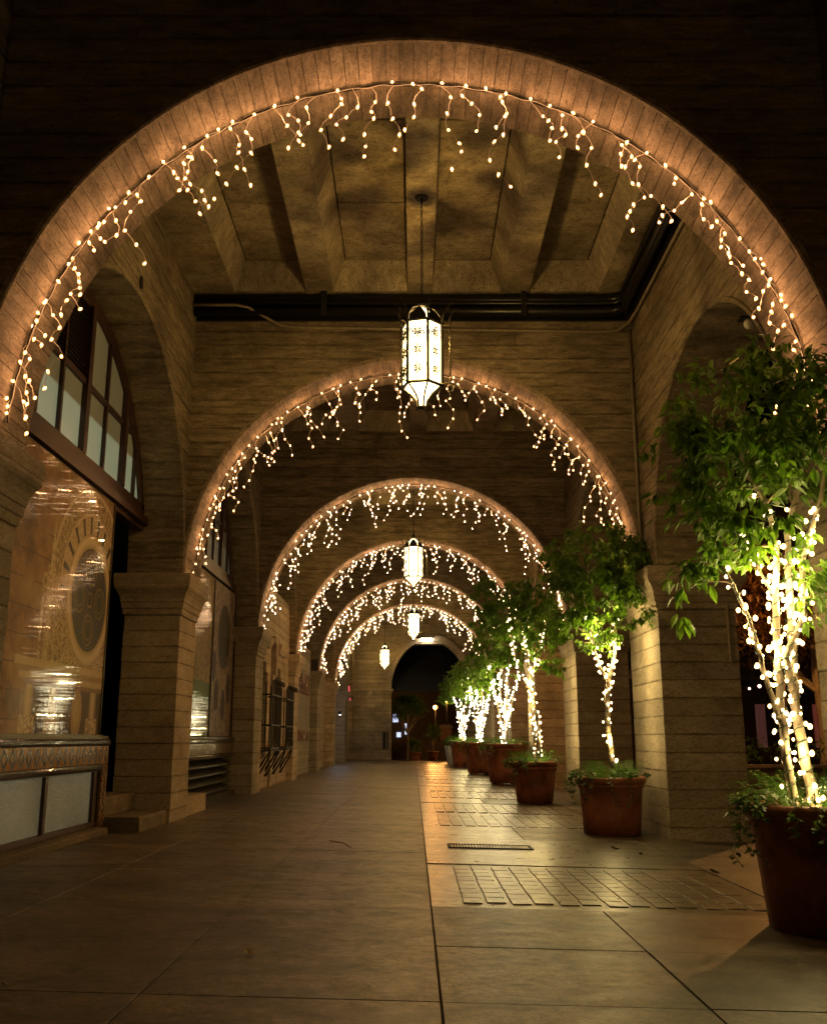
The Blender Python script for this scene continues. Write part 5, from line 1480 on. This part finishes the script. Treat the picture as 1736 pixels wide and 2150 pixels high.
# ------------------------------------------------------------------ outside on the right: street, planter, terrace
pv = MB(); pv.box(3.95, 9.5, -4, 60, -.155, -.12); pv.build('pavement', plain('brick_pavement', (.20, .10, .055), .8, 0, .3, 3), kind='structure')
pw = thing('planter_wall', 'long low grey planter wall across the street, seen right of the wide pillar', 'planter wall', (0, 0, 0))
q = MB(); q.box(6.5, 22, 22.0, 22.35, -.15, .42); q.build('wall', plain('planter_concrete', (.16, .13, .10), .8), pw)
q = MB(); q.box(6.5, 22, 21.96, 22.39, .421, .48); q.build('coping', M['cap'], pw)
lst = []; rd = random.Random(77)
for k in range(20): blob_leaves((7 + k * .75, 22.9, .75), (.5, .35, .4), 110, .12, rd, lst)
joined_leaves('hedge', lst, pw, M['leaf'])
bush_tree('street_tree', 10.6, 26, -.1, 4.6, (3.6, 2.4, 1.9), 7000, .2, M['brown_leaf'], 'amber lit leafy tree over the street, right of the wide pillar', 61, trunk=.14)
bush_tree('street_tree', 16.5, 27, -.1, 4.9, (3.4, 2.4, 1.8), 5000, .2, M['brown_leaf'], 'second amber lit tree at the right edge over the terrace', 62, trunk=.14)
tr_ = thing('terrace', 'dark restaurant terrace with posts and glowing pink panels across the street', 'terrace', (0, 30, -.15))
q = MB(); q.box(6, 26, -1, 3, 2.9, 3.1); q.build('roof', M['iron'], tr_)
for k in range(10):
    q = MB(); q.box(7 + k * 1.9, 7.12 + k * 1.9, -.9, -.78, 0, 2.9); q.build('post', plain('orange_post', (.35, .16, .06), .7), tr_)
q = MB(); q.box(6, 26, 3.0, 3.2, 0, 2.9); q.build('back_wall', plain('terrace_back', (.05, .025, .02), .9), tr_)
for k, (x, c) in enumerate(((9.1, (.12, .015, .03)), (11.3, (.10, .012, .03)), (13.2, (.3, .03, .03)), (16.6, (.2, .04, .03)))):
    q = MB(); q.box(x, x + .3, 2.9, 2.99, .9, 2.3); q.build('lit_panel', emit('terrace_panel_%d' % k, c, .22), tr_)
sl_ = thing('string_lights', 'row of small pink and amber bulbs along the terrace eave', 'string lights', (0, 28.95, 0))
m_ = MB(); w_ = MB(); pts = []
for k in range(64):
    x = 6.5 + k * .3; z = 2.55 + .1 * math.cos(k * .9); pts.append((x, 0, z + .05)); m_.ball((x, 0, z), .035 if k % 3 else .05, 6, 4)
w_.tube(pts, .006, 4); w_.build('wire', M['iron'], sl_); m_.build('bulbs', emit('terrace_bulb', (1, .55, .38), 9), sl_)
gy = thing('street_lamp', 'orange street lamp out on the street beyond the right openings', 'street lamp', (8.9, 19.6, -.15), 'orange street lamps beyond the arcade')
def tall_lamp(root, H_, power, r):
    q = MB(); q.lathe(0, 0, [(.14, 0), (.14, .3), (.07, .4), (.05, H_ - .2), (.1, H_ - .15), (.1, H_ - .05)], 12); q.build('post', M['iron'], root)
    q = MB(); q.ball((0, 0, H_ + r), r, 14, 10); q.build('globe', emit('street_globe', SODIUM, 20, 'NONE'), root, smooth=True)
    q = lamp('street_light', (0, 0, H_ + 2 * r + .1), power, SODIUM, root, .12)
tall_lamp(gy, 5.6, 1250, .2)
bn = thing('blue_sign', 'small glowing blue and violet sign seen in the gap beside the wide pillar', 'sign', (8.8, 34.8, 1.9))
q = MB(); q.tube([(0, 0, .5), (.25, 0, .6), (.3, 0, .3), (.05, 0, .2), (.3, 0, -.1)], .04); q.build('tube', emit('blue_neon', (.1, .15, 1), 5), bn)
q = MB(); q.box(-.1, .5, -.05, .05, -.9, -.6); q.build('panel', emit('violet_panel', (.35, .15, .8), 1.5), bn)
q = MB(); q.tube([(.1, .05, -1.9), (.1, .05, .6)], .05); q.build('pole', M['iron'], bn)
fb = thing('far_building', 'dark building across the street on the right', 'building', (30, 40, -.15))
q = MB(); q.box(-24, 20, 0, 6, 0, 12); q.build('wall', plain('dark_facade', (.045, .03, .025), .9), fb)
for k in range(8):
    q = MB(); q.box(-21 + k * 4, -19.8 + k * 4, -.06, -.002, 4.5, 6.2); q.build('window', M['glass_dark'], fb)

# ------------------------------------------------------------------ litter
def litter(x, y, s, col, label, rot):
    me = bpy.data.meshes.new('fallen_leaf')
    vv = [(p[0] * s * 1.4, p[1] * s, .008 + abs(p[0]) * s * .8 + (.25 * s if i in (4, 5, 6) else 0)) for i, p in enumerate(leaf_v)]
    me.from_pydata(vv, [], leaf_f); me.materials.append(plain('dry_leaf', col, .8)); me.update()
    o = link('fallen_leaf', me, None, (x, y, fz(x)), (0, 0, rot)); tag(o, label, 'leaf', 'fallen leaves on the floor')
p = W(540, 2036, 4.9); litter(-.77, 5.02, .07, (.6, .45, .28), 'pale curled dry leaf on the near floor, left of centre', .6)
litter(-1.65, 4.35, .04, (.5, .36, .2), 'tiny pale leaf scrap at the lower left of the floor', 1.9)
litter(2.07, 10.3, .09, (.06, .09, .03), 'dark green fallen leaf on the floor left of the wide pillar', 1.5)
litter(2.2, 9.9, .07, (.08, .10, .03), 'small green leaf beside the dark fallen leaf', 2.5)
litter(2.55, 8.6, .09, (.03, .035, .02), 'dark leaf on the floor between the wide pillar and the nearest pot', .9)
tw_ = MB(); tw_.tube([(-.85, 10.4, .028), (-.7, 10.2, .03), (-.6, 9.85, .022)], .005, 5); o = tw_.build('fallen_twig', M['twig'], None); tag(o, 'thin dark curved twig lying on the floor', 'twig')
print('objects', len(bpy.data.objects))
